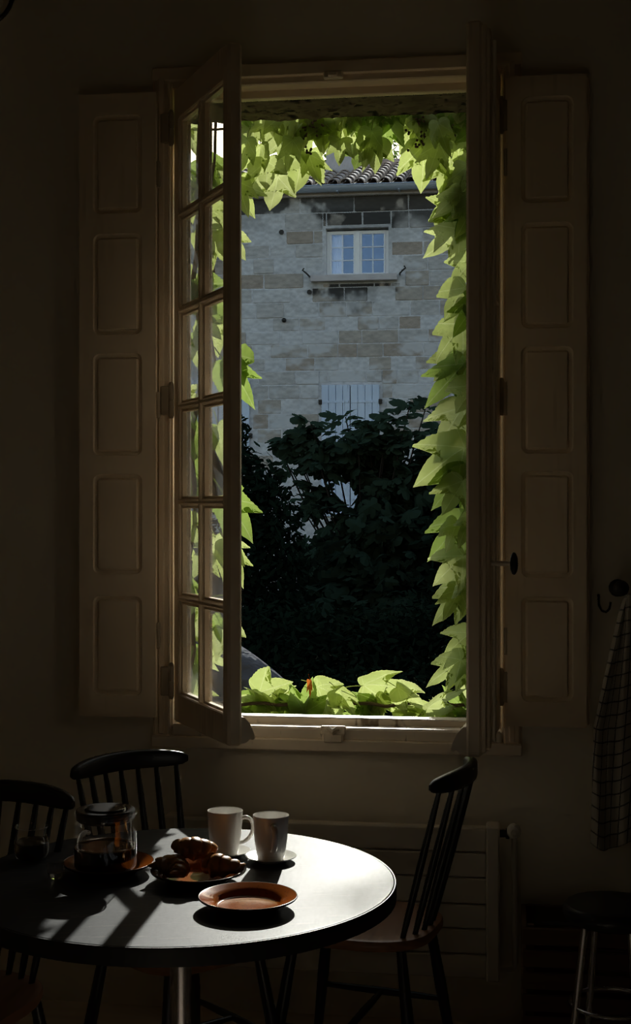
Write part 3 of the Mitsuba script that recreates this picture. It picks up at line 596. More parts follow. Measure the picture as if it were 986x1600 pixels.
# ------------------------------------------------------------------ the creeper round the opening
VINE_LEAVES = [(-0.871,0.433,2.814,0.113,0),(-0.696,0.414,2.811,0.129,4),(-0.846,0.455,2.725,0.127,4),(-0.813,0.422,2.678,0.119,-6),(-0.888,0.409,2.747,0.108,14),(-0.908,0.456,2.611,0.127,-24),(-0.803,0.529,2.641,0.137,6),(-0.715,0.512,2.705,0.145,8),(-0.670,0.507,2.716,0.114,-14),(-0.590,0.431,2.829,0.108,0),(-0.628,0.475,2.809,0.113,10),(-0.536,0.439,2.811,0.121,-6),(-0.567,0.424,2.744,0.099,4),(-0.462,0.415,2.751,0.128,6),(-0.442,0.430,2.728,0.107,0),(-0.507,0.530,2.751,0.110,12),(-0.311,0.516,2.793,0.109,-10),(-0.289,0.513,2.717,0.148,4),(-0.310,0.512,2.844,0.109,0),(-0.224,0.427,2.782,0.111,-12),(-0.246,0.443,2.716,0.120,16),(-0.201,0.488,2.829,0.108,5),(-0.171,0.502,2.754,0.130,-8),(-0.207,0.520,2.675,0.130,10),(-0.174,0.523,2.620,0.130,0),(-0.415,0.412,2.806,0.115,6),(-0.509,0.485,2.840,0.109,-4),(-0.764,0.494,2.775,0.110,-8),(-0.771,0.471,2.846,0.105,5),(-0.643,0.425,2.833,0.108,0),(-0.815,0.466,2.836,0.101,10),(-0.729,0.413,2.742,0.104,10),(-0.168,0.546,2.834,0.109,-14),(-0.209,0.511,2.829,0.107,45),(-0.432,0.430,2.877,0.092,-13),(-0.905,0.538,2.888,0.100,37),(-0.540,0.465,2.879,0.126,7),(-0.419,0.584,2.923,0.103,21),(-0.664,0.470,2.867,0.123,6),(-0.303,0.493,2.887,0.096,4),(-0.810,0.630,2.926,0.092,-15),(-0.327,0.484,2.877,0.087,-44),(-0.144,0.600,2.859,0.105,28),(-0.684,0.450,2.891,0.104,-10),(-0.612,0.457,2.815,0.100,6),(-0.284,0.441,2.861,0.097,0),(-0.127,0.457,2.854,0.094,6),(-0.377,0.528,2.907,0.089,2),(-0.730,0.510,2.829,0.093,-37),(-0.123,0.510,2.864,0.096,-6),(-0.912,0.530,2.905,0.099,31),(-0.904,0.466,2.900,0.097,-26),(-0.750,0.544,2.855,0.094,47),(-0.122,0.564,2.886,0.123,15),(-0.289,0.612,2.871,0.109,12),(-0.197,0.565,2.833,0.101,8),(-0.279,0.571,2.871,0.120,-31),(-0.703,0.436,2.818,0.124,-5),(-0.135,0.448,2.795,0.111,45),(-0.137,0.457,2.832,0.088,13),(-0.402,0.421,2.871,0.114,13),(-0.174,0.445,2.876,0.119,-6),(-0.265,0.464,2.826,0.120,-42),(-0.387,0.590,2.923,0.124,-14),(-0.547,0.528,2.881,0.089,28),(-0.222,0.500,2.853,0.092,6),(-0.297,0.439,2.847,0.086,21),(-0.483,0.488,2.880,0.118,-35),(-0.198,0.408,2.561,0.110,50),(-0.214,0.438,2.436,0.167,52),(-0.161,0.496,2.343,0.125,45),(-0.179,0.391,2.228,0.135,35),(-0.201,0.394,2.104,0.178,42),(-0.199,0.455,1.978,0.171,45),(-0.191,0.486,2.024,0.125,30),(-0.187,0.441,1.833,0.145,35),(-0.217,0.432,1.705,0.192,58),(-0.204,0.483,1.722,0.134,20),(-0.190,0.473,1.630,0.151,50),(-0.175,0.388,1.590,0.122,25),(-0.198,0.486,1.462,0.164,50),(-0.191,0.404,1.457,0.110,25),(-0.191,0.416,1.354,0.127,48),(-0.196,0.480,1.233,0.164,48),(-0.185,0.431,1.232,0.124,25),(-0.164,0.476,1.100,0.108,50),(-0.209,0.400,1.015,0.140,60),(-0.162,0.485,1.011,0.121,25),(-0.143,0.401,1.909,0.131,30),(-0.144,0.398,2.180,0.139,40),(-0.113,0.421,1.874,0.116,53),(-0.086,0.534,2.243,0.117,5),(-0.153,0.543,1.903,0.107,36),(-0.074,0.518,0.913,0.124,8),(-0.034,0.559,2.242,0.116,40),(-0.075,0.443,1.309,0.113,15),(-0.110,0.443,1.339,0.122,31),(-0.137,0.480,1.263,0.133,31),(-0.115,0.570,1.722,0.124,43),(-0.070,0.468,2.490,0.108,37),(-0.161,0.549,2.820,0.138,43),(-0.140,0.499,0.978,0.120,-9),(-0.030,0.524,1.724,0.128,35),(-0.058,0.553,1.524,0.123,22),(-0.032,0.533,2.259,0.113,-13),(-0.131,0.520,2.246,0.110,-2),(-0.035,0.465,0.900,0.111,-7),(-0.161,0.506,2.044,0.103,48),(-0.075,0.445,1.490,0.109,54),(-0.025,0.567,2.731,0.139,15),(-0.120,0.569,1.666,0.100,24),(-0.052,0.458,1.103,0.100,40),(-0.029,0.508,2.262,0.102,33),(-0.124,0.445,0.973,0.116,-7),(-0.161,0.579,2.681,0.111,30),(-0.037,0.537,2.287,0.126,30),(-0.028,0.531,1.564,0.133,19),(-0.083,0.445,1.431,0.115,-2),(-0.093,0.461,1.196,0.097,47),(-0.066,0.473,2.078,0.131,64),(-0.104,0.574,2.099,0.098,28),(-0.142,0.552,2.563,0.133,21),(-0.085,0.552,2.403,0.117,22),(-0.064,0.570,0.885,0.137,11),(-0.043,0.519,2.106,0.131,16),(-0.121,0.564,1.053,0.125,19),(-0.158,0.526,1.673,0.123,23),(-0.036,0.474,2.242,0.121,68),(-0.037,0.532,1.211,0.134,48),(-0.088,0.476,1.662,0.137,3),(-0.061,0.460,2.679,0.115,-3),(-0.155,0.565,2.470,0.131,16),(-0.144,0.420,1.484,0.135,37),(-0.073,0.423,1.200,0.120,1),(-0.215,0.542,2.526,0.130,31),(-0.145,0.462,2.504,0.120,34),(-0.215,0.538,2.550,0.127,53),(-0.157,0.513,2.603,0.143,14),(-0.199,0.444,2.562,0.108,55),(-0.183,0.535,2.519,0.136,-10),(-0.161,0.442,2.583,0.118,15),(-0.138,0.521,2.606,0.114,19),(-0.133,0.549,2.652,0.116,31),(-0.137,0.418,2.510,0.127,27),(-0.179,0.535,2.600,0.152,27),(-0.133,0.491,2.633,0.121,32),(-0.139,0.515,2.532,0.112,27),(-0.148,0.433,2.637,0.114,9),(-0.918,0.383,2.434,0.134,-35),(-0.908,0.412,1.984,0.174,-38),(-0.899,0.413,2.022,0.130,-25),(-0.922,0.478,1.524,0.172,-36),(-0.924,0.441,1.358,0.135,-28),(-0.926,0.416,1.403,0.109,-38),(-0.938,0.479,1.102,0.141,-35),(-0.893,0.397,2.600,0.130,-20),(-0.969,0.428,2.439,0.129,-44),(-1.028,0.538,1.030,0.118,-81),(-1.089,0.496,2.683,0.091,-47),(-1.019,0.526,2.153,0.126,-10),(-1.084,0.447,2.807,0.094,-12),(-1.074,0.519,1.609,0.103,18),(-1.074,0.424,0.958,0.100,2),(-1.013,0.551,2.513,0.121,-17),(-1.098,0.440,1.868,0.098,-19),(-1.049,0.482,2.121,0.101,-40),(-1.099,0.436,2.604,0.121,-18),(-1.037,0.487,2.286,0.128,-41),(-1.045,0.504,0.888,0.093,-41),(-1.123,0.532,1.401,0.107,-38),(-1.104,0.464,2.607,0.093,-21),(-1.098,0.515,1.589,0.102,12),(-0.983,0.495,1.774,0.130,-16),(-1.055,0.448,1.773,0.125,8),(-1.087,0.440,1.922,0.126,-78),(-1.042,0.535,1.430,0.087,-58),(-1.106,0.496,1.094,0.130,-7),(-1.120,0.541,2.363,0.109,-49),(-1.062,0.544,2.475,0.099,-38),(-1.058,0.494,2.303,0.084,-76),(-0.995,0.479,1.139,0.087,-24),(-1.091,0.554,1.007,0.127,-10),(-1.072,0.421,1.215,0.127,68),(-1.073,0.479,2.886,0.109,-58),(-1.028,0.497,2.706,0.117,-36),(-1.095,0.439,1.476,0.104,-37),(-1.012,0.502,2.683,0.100,-26),(-1.040,0.554,2.666,0.089,2),(-1.004,0.470,2.566,0.110,-34),(-1.034,0.455,1.334,0.109,-4),(-1.095,0.501,1.609,0.108,-33),(-1.095,0.516,1.722,0.132,-41),(-0.977,0.464,1.402,0.105,-25),(-1.071,0.488,2.277,0.094,4),(-1.074,0.532,2.301,0.118,-35),(-0.987,0.433,2.210,0.091,32),(-1.117,0.512,0.842,0.085,-13),(-1.100,0.555,1.753,0.098,-16),(-1.069,0.432,2.079,0.104,-17),(-1.086,0.421,1.271,0.086,-36),(-1.050,0.468,0.853,0.120,-80),(-1.016,0.471,2.173,0.084,-40),(-0.801,0.491,0.931,0.141,-112),(-0.833,0.469,0.903,0.105,150),(-0.862,0.459,0.886,0.109,120),(-0.760,0.512,0.898,0.097,-100),(-0.675,0.452,0.904,0.122,-165),(-0.712,0.488,0.881,0.101,170),(-0.592,0.447,0.924,0.130,-70),(-0.544,0.410,0.908,0.099,-40),(-0.414,0.447,0.957,0.168,-95),(-0.330,0.425,0.925,0.107,-60),(-0.227,0.403,0.919,0.132,-130),(-0.169,0.434,0.895,0.111,150),(-0.885,0.415,0.866,0.100,60),(-0.505,0.455,0.890,0.099,100),(-0.465,0.489,0.870,0.087,-100),(-0.335,0.491,0.870,0.091,-80),(-0.632,0.506,0.866,0.088,-140),(-0.288,0.438,0.875,0.077,100),(-0.205,0.480,0.862,0.086,-60),(-0.799,0.507,0.854,0.097,-90),(-0.618,0.521,0.829,0.060,151),(-0.144,0.495,0.847,0.078,-23),(-0.221,0.426,0.868,0.074,152),(-0.663,0.488,0.876,0.084,46),(-0.734,0.437,0.874,0.071,135),(-0.596,0.518,0.854,0.083,-135),(-0.932,0.499,0.836,0.081,-10),(-0.709,0.495,0.869,0.068,-84),(-0.479,0.507,0.847,0.087,98),(-0.151,0.461,0.848,0.078,-54),(-0.323,0.487,0.847,0.084,87),(-0.717,0.408,0.858,0.062,52),(-0.905,0.387,0.841,0.082,-70),(-0.274,0.514,0.844,0.061,114),(-0.465,0.451,0.874,0.058,-157),(-0.343,0.390,0.868,0.062,107),(-0.438,0.507,0.871,0.057,-110),(-0.755,0.472,0.877,0.072,-54),(-0.466,0.482,0.848,0.084,-58),(-0.831,0.434,0.870,0.059,130),(-0.354,0.420,0.852,0.067,-105),(-0.537,0.482,0.862,0.059,126),(-0.230,0.493,0.845,0.078,116),(-0.577,0.403,0.853,0.083,-141),(-0.804,0.517,0.848,0.084,9),(-0.629,0.423,0.860,0.064,50),(-0.921,0.426,0.862,0.074,137),(-0.188,0.530,0.842,0.061,100),(-0.158,0.484,0.855,0.068,15),(-0.428,0.391,0.887,0.082,14),(-0.683,0.465,0.876,0.071,-146),(-0.713,0.510,0.833,0.081,-112),(-0.458,0.444,0.875,0.084,-177),(-0.444,0.435,0.882,0.071,138)]
def vine_leaf(seed):
    rr = random.Random(seed)
    half = [(0,0),(.07,-.055),(.17,-.09),(.28,-.085),(.36,-.03),(.42,.06),(.455,.16),(.48,.28),(.505,.43),(.525,.60),(.54,.80),(.42,.64),(.30,.47),(.205,.42),(.225,.54),(.215,.72),(.16,.90),(.075,1.05),(0,1.20)]
    lob = rr.uniform(.80, 1.12); nar = rr.uniform(.85, 1.1)
    bend, fold, roll = rr.uniform(.10, .40), rr.uniform(.05, .35), rr.uniform(-.25, .25)
    V, UV, F = [], [], []
    mid_t = [0, .03, .06, .10, .14, .18, .22, .27, .33, .40, .44, .48, .54, .60, .67, .75, .84, .98, 1.20]
    def smooth(p, n=3):                                     # Catmull-Rom through the outline, corners at the lobe tips kept by doubling them
        p = np.array([p[0]] + list(p) + [p[-1]], float); q = []
        for k in range(1, len(p) - 2):
            for u in np.arange(n) / n:
                q.append(.5 * (2 * p[k] + (p[k + 1] - p[k - 1]) * u + (2 * p[k - 1] - 5 * p[k] + 4 * p[k + 1] - p[k + 2]) * u * u + (3 * p[k] - p[k - 1] - 3 * p[k + 1] + p[k + 2]) * u ** 3))
        return np.array(q + [p[-1]])
    half = smooth(half); mid_t = smooth([(m_, 0) for m_ in mid_t])[:, 0]; NH = len(half)
    for side in (1, -1):
        base = len(V); jit = np.interp(np.arange(NH), np.arange(0, NH + 6, 6), [1 + rr.uniform(-.10, .10) for _ in range(0, NH + 6, 6)])
        for i, ((hx, hy), mt) in enumerate(zip(half, mid_t)):
            hx = hx * nar * (lob if hy > .15 else 1) * jit[i]
            if 8 < i < NH - 3 and i % 2: hx *= 1.035
            for q in (0, .34, .68, 1):
                x, y = hx * q * side, mt + (hy - mt) * q
                z = -bend * y * y - fold * abs(x) * (1 - .2 * abs(x)) + roll * x * y - .25 * x * x * (1 if lob > 1 else .4) + .02 * math.sin(9 * x + 7 * y + seed)
                V.append((x, y, z)); UV.append((x, y))
        for i in range(len(half) - 1):
            for q in range(3):
                a, b, c, d = base + i * 4 + q, base + i * 4 + q + 1, base + (i + 1) * 4 + q + 1, base + (i + 1) * 4 + q
                F += [[a, b, c], [a, c, d]] if side > 0 else [[a, c, b], [a, d, c]]
    st = tube([(0, .02, 0), (0, -.12, .02), (.02, -.28, .0), (.03, -.42, -.05)], [.010, .012, .013, .016], 5)
    k = len(V); V += [tuple(p) for p in st.vertices]; UV += [(0, .3)] * len(st.vertices); F += (st.faces + k).tolist()
    return trimesh.Trimesh(V, F, process=False), np.array(UV)
leaf_d = []
for i in range(8):
    g, uv = vine_leaf(i); leaf_d.append(mikit.ply(g, None, smooth=True, uv=uv))
def unit(v): v = np.asarray(v, float); return v / np.linalg.norm(v)
rv = random.Random(21)
VINE_LEAVES = VINE_LEAVES[:298]
for i, (x, y, z, ln, a) in enumerate(VINE_LEAVES):
    bottom = z < 1.06 and -.86 < x < -.08
    a = math.radians(a)
    td = unit((-math.sin(a), rv.uniform(-.35, .35) if not bottom else rv.uniform(-.2, .5), -math.cos(a)))
    nn = np.array([rv.gauss(0, .28), 1.0, rv.gauss(.30, .22)]) if not bottom else np.array([rv.gauss(0, .3), .9, rv.gauss(.55, .3)])
    nn = unit(nn - td * (nn @ td)); xx = np.cross(td, nn)
    s = ln / 1.05
    if x < -1.0 or x > -.06 or z > 2.80 or z < .90: y = max(y, .475)       # clear of the masonry
    o = np.array([x, y, z]) - td * ln * .48
    put('climbing_creeper__leaf', leaf_d[rv.randrange(8)], f'm_vine_{rv.choice((0, 0, 1, 2))}', tw=M4(o, xx * s, td * s, nn * s))
tag('climbing_creeper', 'bright green creeper with lobed leaves framing the window opening outside', 'creeper')
g, uv = vine_leaf(3); 
td = unit((.15, -.2, -1)); nn = unit(np.cross(td, (.9, .5, 0))); xx = np.cross(td, nn)
put('climbing_creeper__withered_leaf', xf(g, M4((-.662, .385, .972), xx * .022, td * .050, nn * .05)), 'm_witheredleaf', smooth=True, uv=uv, label='small orange withered leaf among the green ones')
def wander(p0, p1, n, amp, seed):
    q = random.Random(seed); p0, p1 = np.array(p0, float), np.array(p1, float)
    pts = []
    off = np.zeros(3)
    for k in range(n + 1):
        off = off * .75 + np.array([q.gauss(0, amp), q.gauss(0, amp), q.gauss(0, amp)])
        pts.append(p0 + (p1 - p0) * k / n + off * math.sin(math.pi * k / n))
    return pts
for k, (a, b, r, am) in enumerate([((-1.12, .47, .3), (-1.04, .47, 3.2), .009, .012), ((-1.08, .50, .4), (-1.00, .48, 2.95), .005, .015), ((.05, .46, .3), (-.02, .47, 3.2), .009, .012), ((-.02, .5, .6), (-.08, .46, 2.9), .005, .014),
                                   ((-1.3, .46, 2.95), (.3, .47, 2.93), .008, .012), ((-1.2, .50, 2.86), (.1, .50, 2.90), .004, .012), ((-1.1, .45, .88), (.1, .46, .87), .006, .010)]):
    put('climbing_creeper__stem', tube(wander(a, b, 26, am, k), r, 7), 'm_stem', smooth=True)
gs = []
for k in range(9):
    cx = rv.choice((-.74, -.70, -.66, -.30, -.24, -.20, -.16)) + rv.uniform(-.03, .03); cz = 2.80 + rv.uniform(-.03, .05)
    for q in range(16):
        gs.append(xf(trimesh.creation.icosphere(subdivisions=1, radius=.0045), M4((cx + rv.gauss(0, .018), .46 + rv.gauss(0, .015), cz + rv.gauss(0, .016)))))
hid = []                                                # the creeper's outer layer on the right and above, behind the leaves in view
for k in range(86):
    if k < 80: x, y, z, a = rv.uniform(-.08, .22), rv.uniform(.62, .95), rv.uniform(.95, 3.1), rv.gauss(15, 25)
    else: x, y, z, a = rv.uniform(-1.2, .2), rv.uniform(.62, .85), rv.uniform(2.98, 3.25), rv.gauss(0, 20)
    g, uv = vine_leaf(k % 8); a = math.radians(a)
    td = unit((-math.sin(a), rv.uniform(-.3, .3), -math.cos(a))); nn = np.array([rv.gauss(0, .25), 1, rv.gauss(.3, .2)]); nn = unit(nn - td * (nn @ td)); s_ = rv.uniform(.11, .16)
    hid.append((xf(g, M4((x, y, z), np.cross(td, nn) * s_, td * s_, nn * s_)), uv))
put('climbing_creeper__foliage', join([h[0] for h in hid]), 'm_vine_0', smooth=True, uv=np.vstack([h[1] for h in hid]), kind='stuff')
put('climbing_creeper__berries', join(gs), 'm_stem', smooth=True, kind='stuff')

# ------------------------------------------------------------------ garden
put('garden_ground', box(-25, 22, .35, 60, -.3, 0, 0), 'm_ground', kind='structure', label='dark earth of the garden', cat='ground')

def fig_leaf():
    out = [(0, 0), (.16, -.10), (.34, -.02), (.36, .12), (.26, .22), (.44, .34), (.50, .52), (.40, .60), (.25, .50), (.24, .68), (.18, .88), (0, 1.0)]
    pts = out + [(-x, y) for x, y in out[-2:0:-1]]
    V = [(x, y, -.35 * abs(x) - .25 * y * y) for x, y in pts] + [(0, .35, .02)]
    n = len(pts)
    return np.array(V), np.array([[n, k, (k + 1) % n] for k in range(n)])
def oval_leaf():
    V = np.array([(0, 0, 0), (.22, .35, -.06), (.16, .75, -.10), (0, 1.0, -.12), (-.16, .75, -.10), (-.22, .35, -.06)], float)
    return V, np.array([[0, 1, 2], [0, 2, 3], [0, 3, 4], [0, 4, 5]])
def foliage(blobs, n, size, leaf, rng, shell=.55, up=.6):
    """n leaves of the given size scattered through ellipsoids (centre, radii), denser to the outside, as one mesh"""
    V0, F0 = leaf
    vol = np.array([b[1][0] * b[1][1] * b[1][2] for b in blobs]) ** .8; vol /= vol.sum()
    ix = rng.choice(len(blobs), n, p=vol)
    d = rng.normal(size=(n, 3)); d /= np.linalg.norm(d, axis=1, keepdims=True)
    rad = shell + (1 - shell) * rng.random(n) ** .6
    C = np.array([b[0] for b in blobs])[ix] + d * np.array([b[1] for b in blobs])[ix] * rad[:, None] * (1 + .18 * rng.normal(size=(n, 1)))
    nn = d * .5 + rng.normal(size=(n, 3)) * .55 + [0, 0, up]; nn /= np.linalg.norm(nn, axis=1, keepdims=True)
    td = np.cross(nn, rng.normal(size=(n, 3))); td /= np.linalg.norm(td, axis=1, keepdims=True)
    xx = np.cross(td, nn); s = size * (.7 + .6 * rng.random(n))
    V = C[:, None] + s[:, None, None] * (V0[None, :, :1] * xx[:, None] + V0[None, :, 1:2] * td[:, None] + V0[None, :, 2:] * nn[:, None])
    F = F0[None] + (np.arange(n) * len(V0))[:, None, None]
    return trimesh.Trimesh(V.reshape(-1, 3), F.reshape(-1, 3), process=False)

FIG_TIPS = [(-1.95,9.30,2.37,11),(-2.18,9.44,2.19,10),(-2.36,9.73,2.24,4),(-1.65,9.73,2.45,8),(-1.37,9.20,2.36,10),(-1.15,9.17,2.43,10),(-0.95,9.07,2.51,9),(-0.84,9.74,2.52,7),(-1.79,9.82,2.20,14),(-1.45,9.09,2.17,14),(-1.20,9.14,2.17,14),(-0.89,9.14,2.23,13),(-0.69,9.99,2.37,8),(-0.58,9.07,2.10,10),(-2.09,9.58,2.03,9),(-2.23,9.88,1.91,4),(-1.84,9.17,1.95,12),(-1.35,9.68,1.97,12),(-0.97,9.34,1.99,10),(-0.74,9.64,1.90,10),(-1.94,9.47,1.71,8),(-1.77,9.15,1.55,7),(-2.14,9.90,1.55,4),(-1.49,9.50,1.80,5),(-1.55,9.98,1.48,9),(-1.25,9.60,1.55,10),(-1.74,9.96,1.02,9),(-1.90,9.65,0.80,8),(-1.45,9.06,0.68,8),(-1.25,9.00,0.96,7),(-1.02,9.99,1.09,7)]
tag('fig_tree', 'dark leafy fig tree in the shade in front of the stone house', 'tree')
fl = fig_leaf(); fig_d = mikit.ply(trimesh.Trimesh(*fl, process=False), 'm_fig', smooth=False)
rf = random.Random(8); base = np.array([-1.45, 9.6, .0]); fork = np.array([-1.42, 9.58, .55])
put('fig_tree__trunk', tube(wander(base, fork, 6, .01, 2), np.linspace(.10, .075, 7), 10), 'm_wood', smooth=True)
for k, (x, y, z, n) in enumerate(FIG_TIPS):
    tip = np.array([x, y, z]); midp = fork + (tip - fork) * .5 + np.array([rf.gauss(0, .06), rf.gauss(0, .06), -.10])
    pts = [fork * (1 - q) ** 2 + 2 * midp * q * (1 - q) + tip * q * q for q in np.linspace(0, 1, 9)]
    put('fig_tree__branch', tube(pts, np.linspace(.016, .006, 9), 6), 'm_wood', smooth=True)
    for q in range(n):
        b = rf.uniform(0, 2 * math.pi); out = np.array([math.cos(b), math.sin(b), rf.uniform(-.35, .5)])
        td = unit(out); nn = unit(np.array([0, -.25, 1.0]) + np.array([rf.gauss(0, .35) for _ in range(3)])); nn = unit(nn - td * (nn @ td)); xx = np.cross(td, nn)
        o = tip + out * rf.uniform(.02, .13) + np.array([0, 0, rf.uniform(-.08, .05)]); s = rf.uniform(.13, .21)
        put('fig_tree__leaf', fig_d, None, tw=M4(o, xx * s, td * s, nn * s))
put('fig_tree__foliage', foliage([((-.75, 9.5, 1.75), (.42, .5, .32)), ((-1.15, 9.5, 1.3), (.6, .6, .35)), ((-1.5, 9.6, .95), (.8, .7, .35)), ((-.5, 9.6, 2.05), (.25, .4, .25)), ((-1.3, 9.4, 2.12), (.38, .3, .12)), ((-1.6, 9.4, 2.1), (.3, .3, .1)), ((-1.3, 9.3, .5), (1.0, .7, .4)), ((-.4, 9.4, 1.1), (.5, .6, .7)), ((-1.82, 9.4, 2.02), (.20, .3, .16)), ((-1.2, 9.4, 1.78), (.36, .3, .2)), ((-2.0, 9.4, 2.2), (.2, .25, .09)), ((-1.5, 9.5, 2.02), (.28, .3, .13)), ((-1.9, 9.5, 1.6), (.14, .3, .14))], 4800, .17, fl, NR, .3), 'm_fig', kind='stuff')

ol = oval_leaf()
def bush(key, blobs, n, size, mt, label, cat='bush', stem=True, shell=.45, leaf=ol):
    put(key + '__foliage', foliage(blobs, n, size, leaf, NR, shell), mt, kind='stuff')
    if stem:
        c0 = np.mean([b[0] for b in blobs], 0)
        for k, b in enumerate(blobs[:4]):
            put(key + '__stem', tube(wander((c0[0] + .1 * k, c0[1], 0), b[0], 8, .03, k + 5), np.linspace(.035, .012, 9), 6), 'm_wood', smooth=True)
    tag(key, label, cat)
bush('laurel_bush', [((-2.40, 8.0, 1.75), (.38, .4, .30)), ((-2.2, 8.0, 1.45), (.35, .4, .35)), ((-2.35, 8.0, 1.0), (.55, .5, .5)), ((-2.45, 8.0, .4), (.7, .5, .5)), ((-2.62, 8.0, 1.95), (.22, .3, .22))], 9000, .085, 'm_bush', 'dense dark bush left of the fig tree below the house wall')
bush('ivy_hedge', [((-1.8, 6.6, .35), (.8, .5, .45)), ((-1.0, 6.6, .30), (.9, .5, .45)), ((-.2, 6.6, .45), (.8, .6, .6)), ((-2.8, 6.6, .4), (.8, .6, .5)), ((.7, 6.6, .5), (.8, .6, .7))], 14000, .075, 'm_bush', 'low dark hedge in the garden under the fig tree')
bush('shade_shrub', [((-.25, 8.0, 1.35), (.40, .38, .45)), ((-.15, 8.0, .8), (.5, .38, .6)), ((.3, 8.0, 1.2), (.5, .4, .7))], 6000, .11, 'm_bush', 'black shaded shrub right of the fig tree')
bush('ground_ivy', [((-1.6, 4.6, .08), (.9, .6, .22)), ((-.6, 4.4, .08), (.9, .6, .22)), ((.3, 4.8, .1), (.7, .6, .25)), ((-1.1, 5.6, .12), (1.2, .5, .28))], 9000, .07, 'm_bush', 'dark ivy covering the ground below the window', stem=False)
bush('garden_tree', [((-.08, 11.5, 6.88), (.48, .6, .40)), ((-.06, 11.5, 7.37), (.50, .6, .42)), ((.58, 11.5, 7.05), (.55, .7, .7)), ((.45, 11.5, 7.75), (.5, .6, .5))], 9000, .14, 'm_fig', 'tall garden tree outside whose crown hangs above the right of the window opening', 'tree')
bush('sapling', [((-2.58, 9.0, 2.28), (.07, .07, .13)), ((-2.6, 9.0, 2.05), (.10, .1, .12))], 240, .07, 'm_bush', 'thin leafy shoot in front of the left blue shutters')

# weathered trunk lying low outside, left
pts = [(-2.6, 3.7, .79), (-2.1, 3.62, .76), (-1.80, 3.55, .68), (-1.58, 3.5, .56), (-1.38, 3.46, .41), (-1.24, 3.44, .22), (-1.15, 3.44, -.05)]
rad = [.17, .18, .19, .20, .20, .20, .21]
q = np.linspace(0, len(pts) - 1, 60)
pp = np.c_[[np.interp(q, range(len(pts)), np.array(pts)[:, k]) for k in range(3)]].T
for _ in range(12): pp[1:-1] = (pp[:-2] + 2 * pp[1:-1] + pp[2:]) / 4
NT = 40
g = tube(pp, np.interp(q, range(len(pts)), rad), NT)
ang = np.arange(len(g.vertices) - 2) % NT; lenp = np.arange(len(g.vertices) - 2) // NT
gro = np.array([meshkit.noise(np.array([[2 + 3 * math.cos(2 * math.pi * a / NT) * 1.6, 3 * math.sin(2 * math.pi * a / NT) * 1.6, l * .05]]), 3)[0] for a, l in zip(ang, lenp)])
cen = np.repeat(pp, NT, 0); g.vertices[:-2] = cen + (g.vertices[:-2] - cen) * (.86 + .28 * gro)[:, None]
uvt = np.vstack([np.c_[ang / NT, lenp / 12.0], [[0, 0], [0, 5]]])
put('old_trunk', g, 'm_bark', smooth=True, uv=uvt, label='dark grey weathered trunk low outside, behind the left window leaf', cat='trunk')

# ------------------------------------------------------------------ the stone house across the garden
HY = 16.0
tag('stone_house', 'old stone house in the shade with a small window and blue shutters', 'house')
WX0, WX1, WZ0, WZ1 = -2.690, -1.760, 4.935, 5.640
put('stone_house__wall', join(box(-9, WX0, HY, HY + .5, 0, 6.2, 0), box(WX1, 5, HY, HY + .5, 0, 6.2, 0), box(WX0, WX1, HY, HY + .5, 0, WZ0, 0), box(WX0, WX1, HY, HY + .5, WZ1, 6.2, 0), box(-9, -8.6, HY + .5, 22, 0, 6.2, 0), box(4.6, 5, HY + .5, 22, 0, 6.2, 0), box(-9, 5, 21.7, 22, 0, 6.2, 0)), 'm_mortar')
put('stone_house__room', join(box(-3.6, -.9, HY + 2.2, HY + 2.25, 4, 6.15, 0), box(-3.6, -.9, HY + .5, HY + 2.2, 4.0, 4.05, 0), box(-3.6, -.9, HY + .5, HY + 2.2, 6.1, 6.15, 0), box(-3.65, -3.6, HY + .5, HY + 2.2, 4, 6.15, 0), box(-.9, -.85, HY + .5, HY + 2.2, 4, 6.15, 0)), 'm_houseroom')
rs = random.Random(17)
HOLES = [(WX0 - .03, WX1 + .03, WZ0 - .03, WZ1 + .02), (-2.95, -1.60, 4.83, 4.94), (-2.775, -1.865, 1.35, 3.345), (-4.95, -3.80, 2.3, 3.44), (-.80, 1.0, 1.4, 3.44)]
sbox = [mikit.ply(box(-.5, .5, -.5, .5, -.5, .5, .03), f'm_stone_{i}') for i in range(4)]
nst = 0
def stone(x0, x1, z0, z1):
    global nst
    for a, b, c, d in HOLES:
        if x0 < b and x1 > a and z0 < d and z1 > c:
            if x0 < a - .10: stone(x0, a - .012, z0, z1)
            if x1 > b + .10: stone(b + .012, x1, z0, z1)
            if z1 > d + .06: stone(max(x0, a - .012), min(x1, b + .012), d + .012, z1)
            if z0 < c - .06: stone(max(x0, a - .012), min(x1, b + .012), z0, c - .012)
            return
    if nst >= 298: return
    nst += 1
    pr_ = rs.choice((-.003, .002, .004, .007, .010, .015))
    m = M4(((x0 + x1) / 2, HY + .06 - pr_, (z0 + z1) / 2), (x1 - x0 - .014, 0, 0), (0, .12, 0), (0, 0, z1 - z0 - .014)) @ trimesh.transformations.rotation_matrix(rs.gauss(0, .006), [0, 1, 0])
    put('stone_house__wall__stone', sbox[rs.choice((0, 0, 1, 1, 2, 3))], None, tw=m)
z = 6.13; row = 0
while z > 2.1 and nst < 298:
    h = rs.choice((.30, .34, .26)) if row < 2 else rs.uniform(.17, .235)
    x = -4.95 + rs.uniform(-.4, 0)
    while x < .25:
        w = rs.uniform(.28, .60) if row > 1 else rs.uniform(.5, .85)
        stone(x, min(x + w, .4), z - h, z); x += w
    z -= h; row += 1
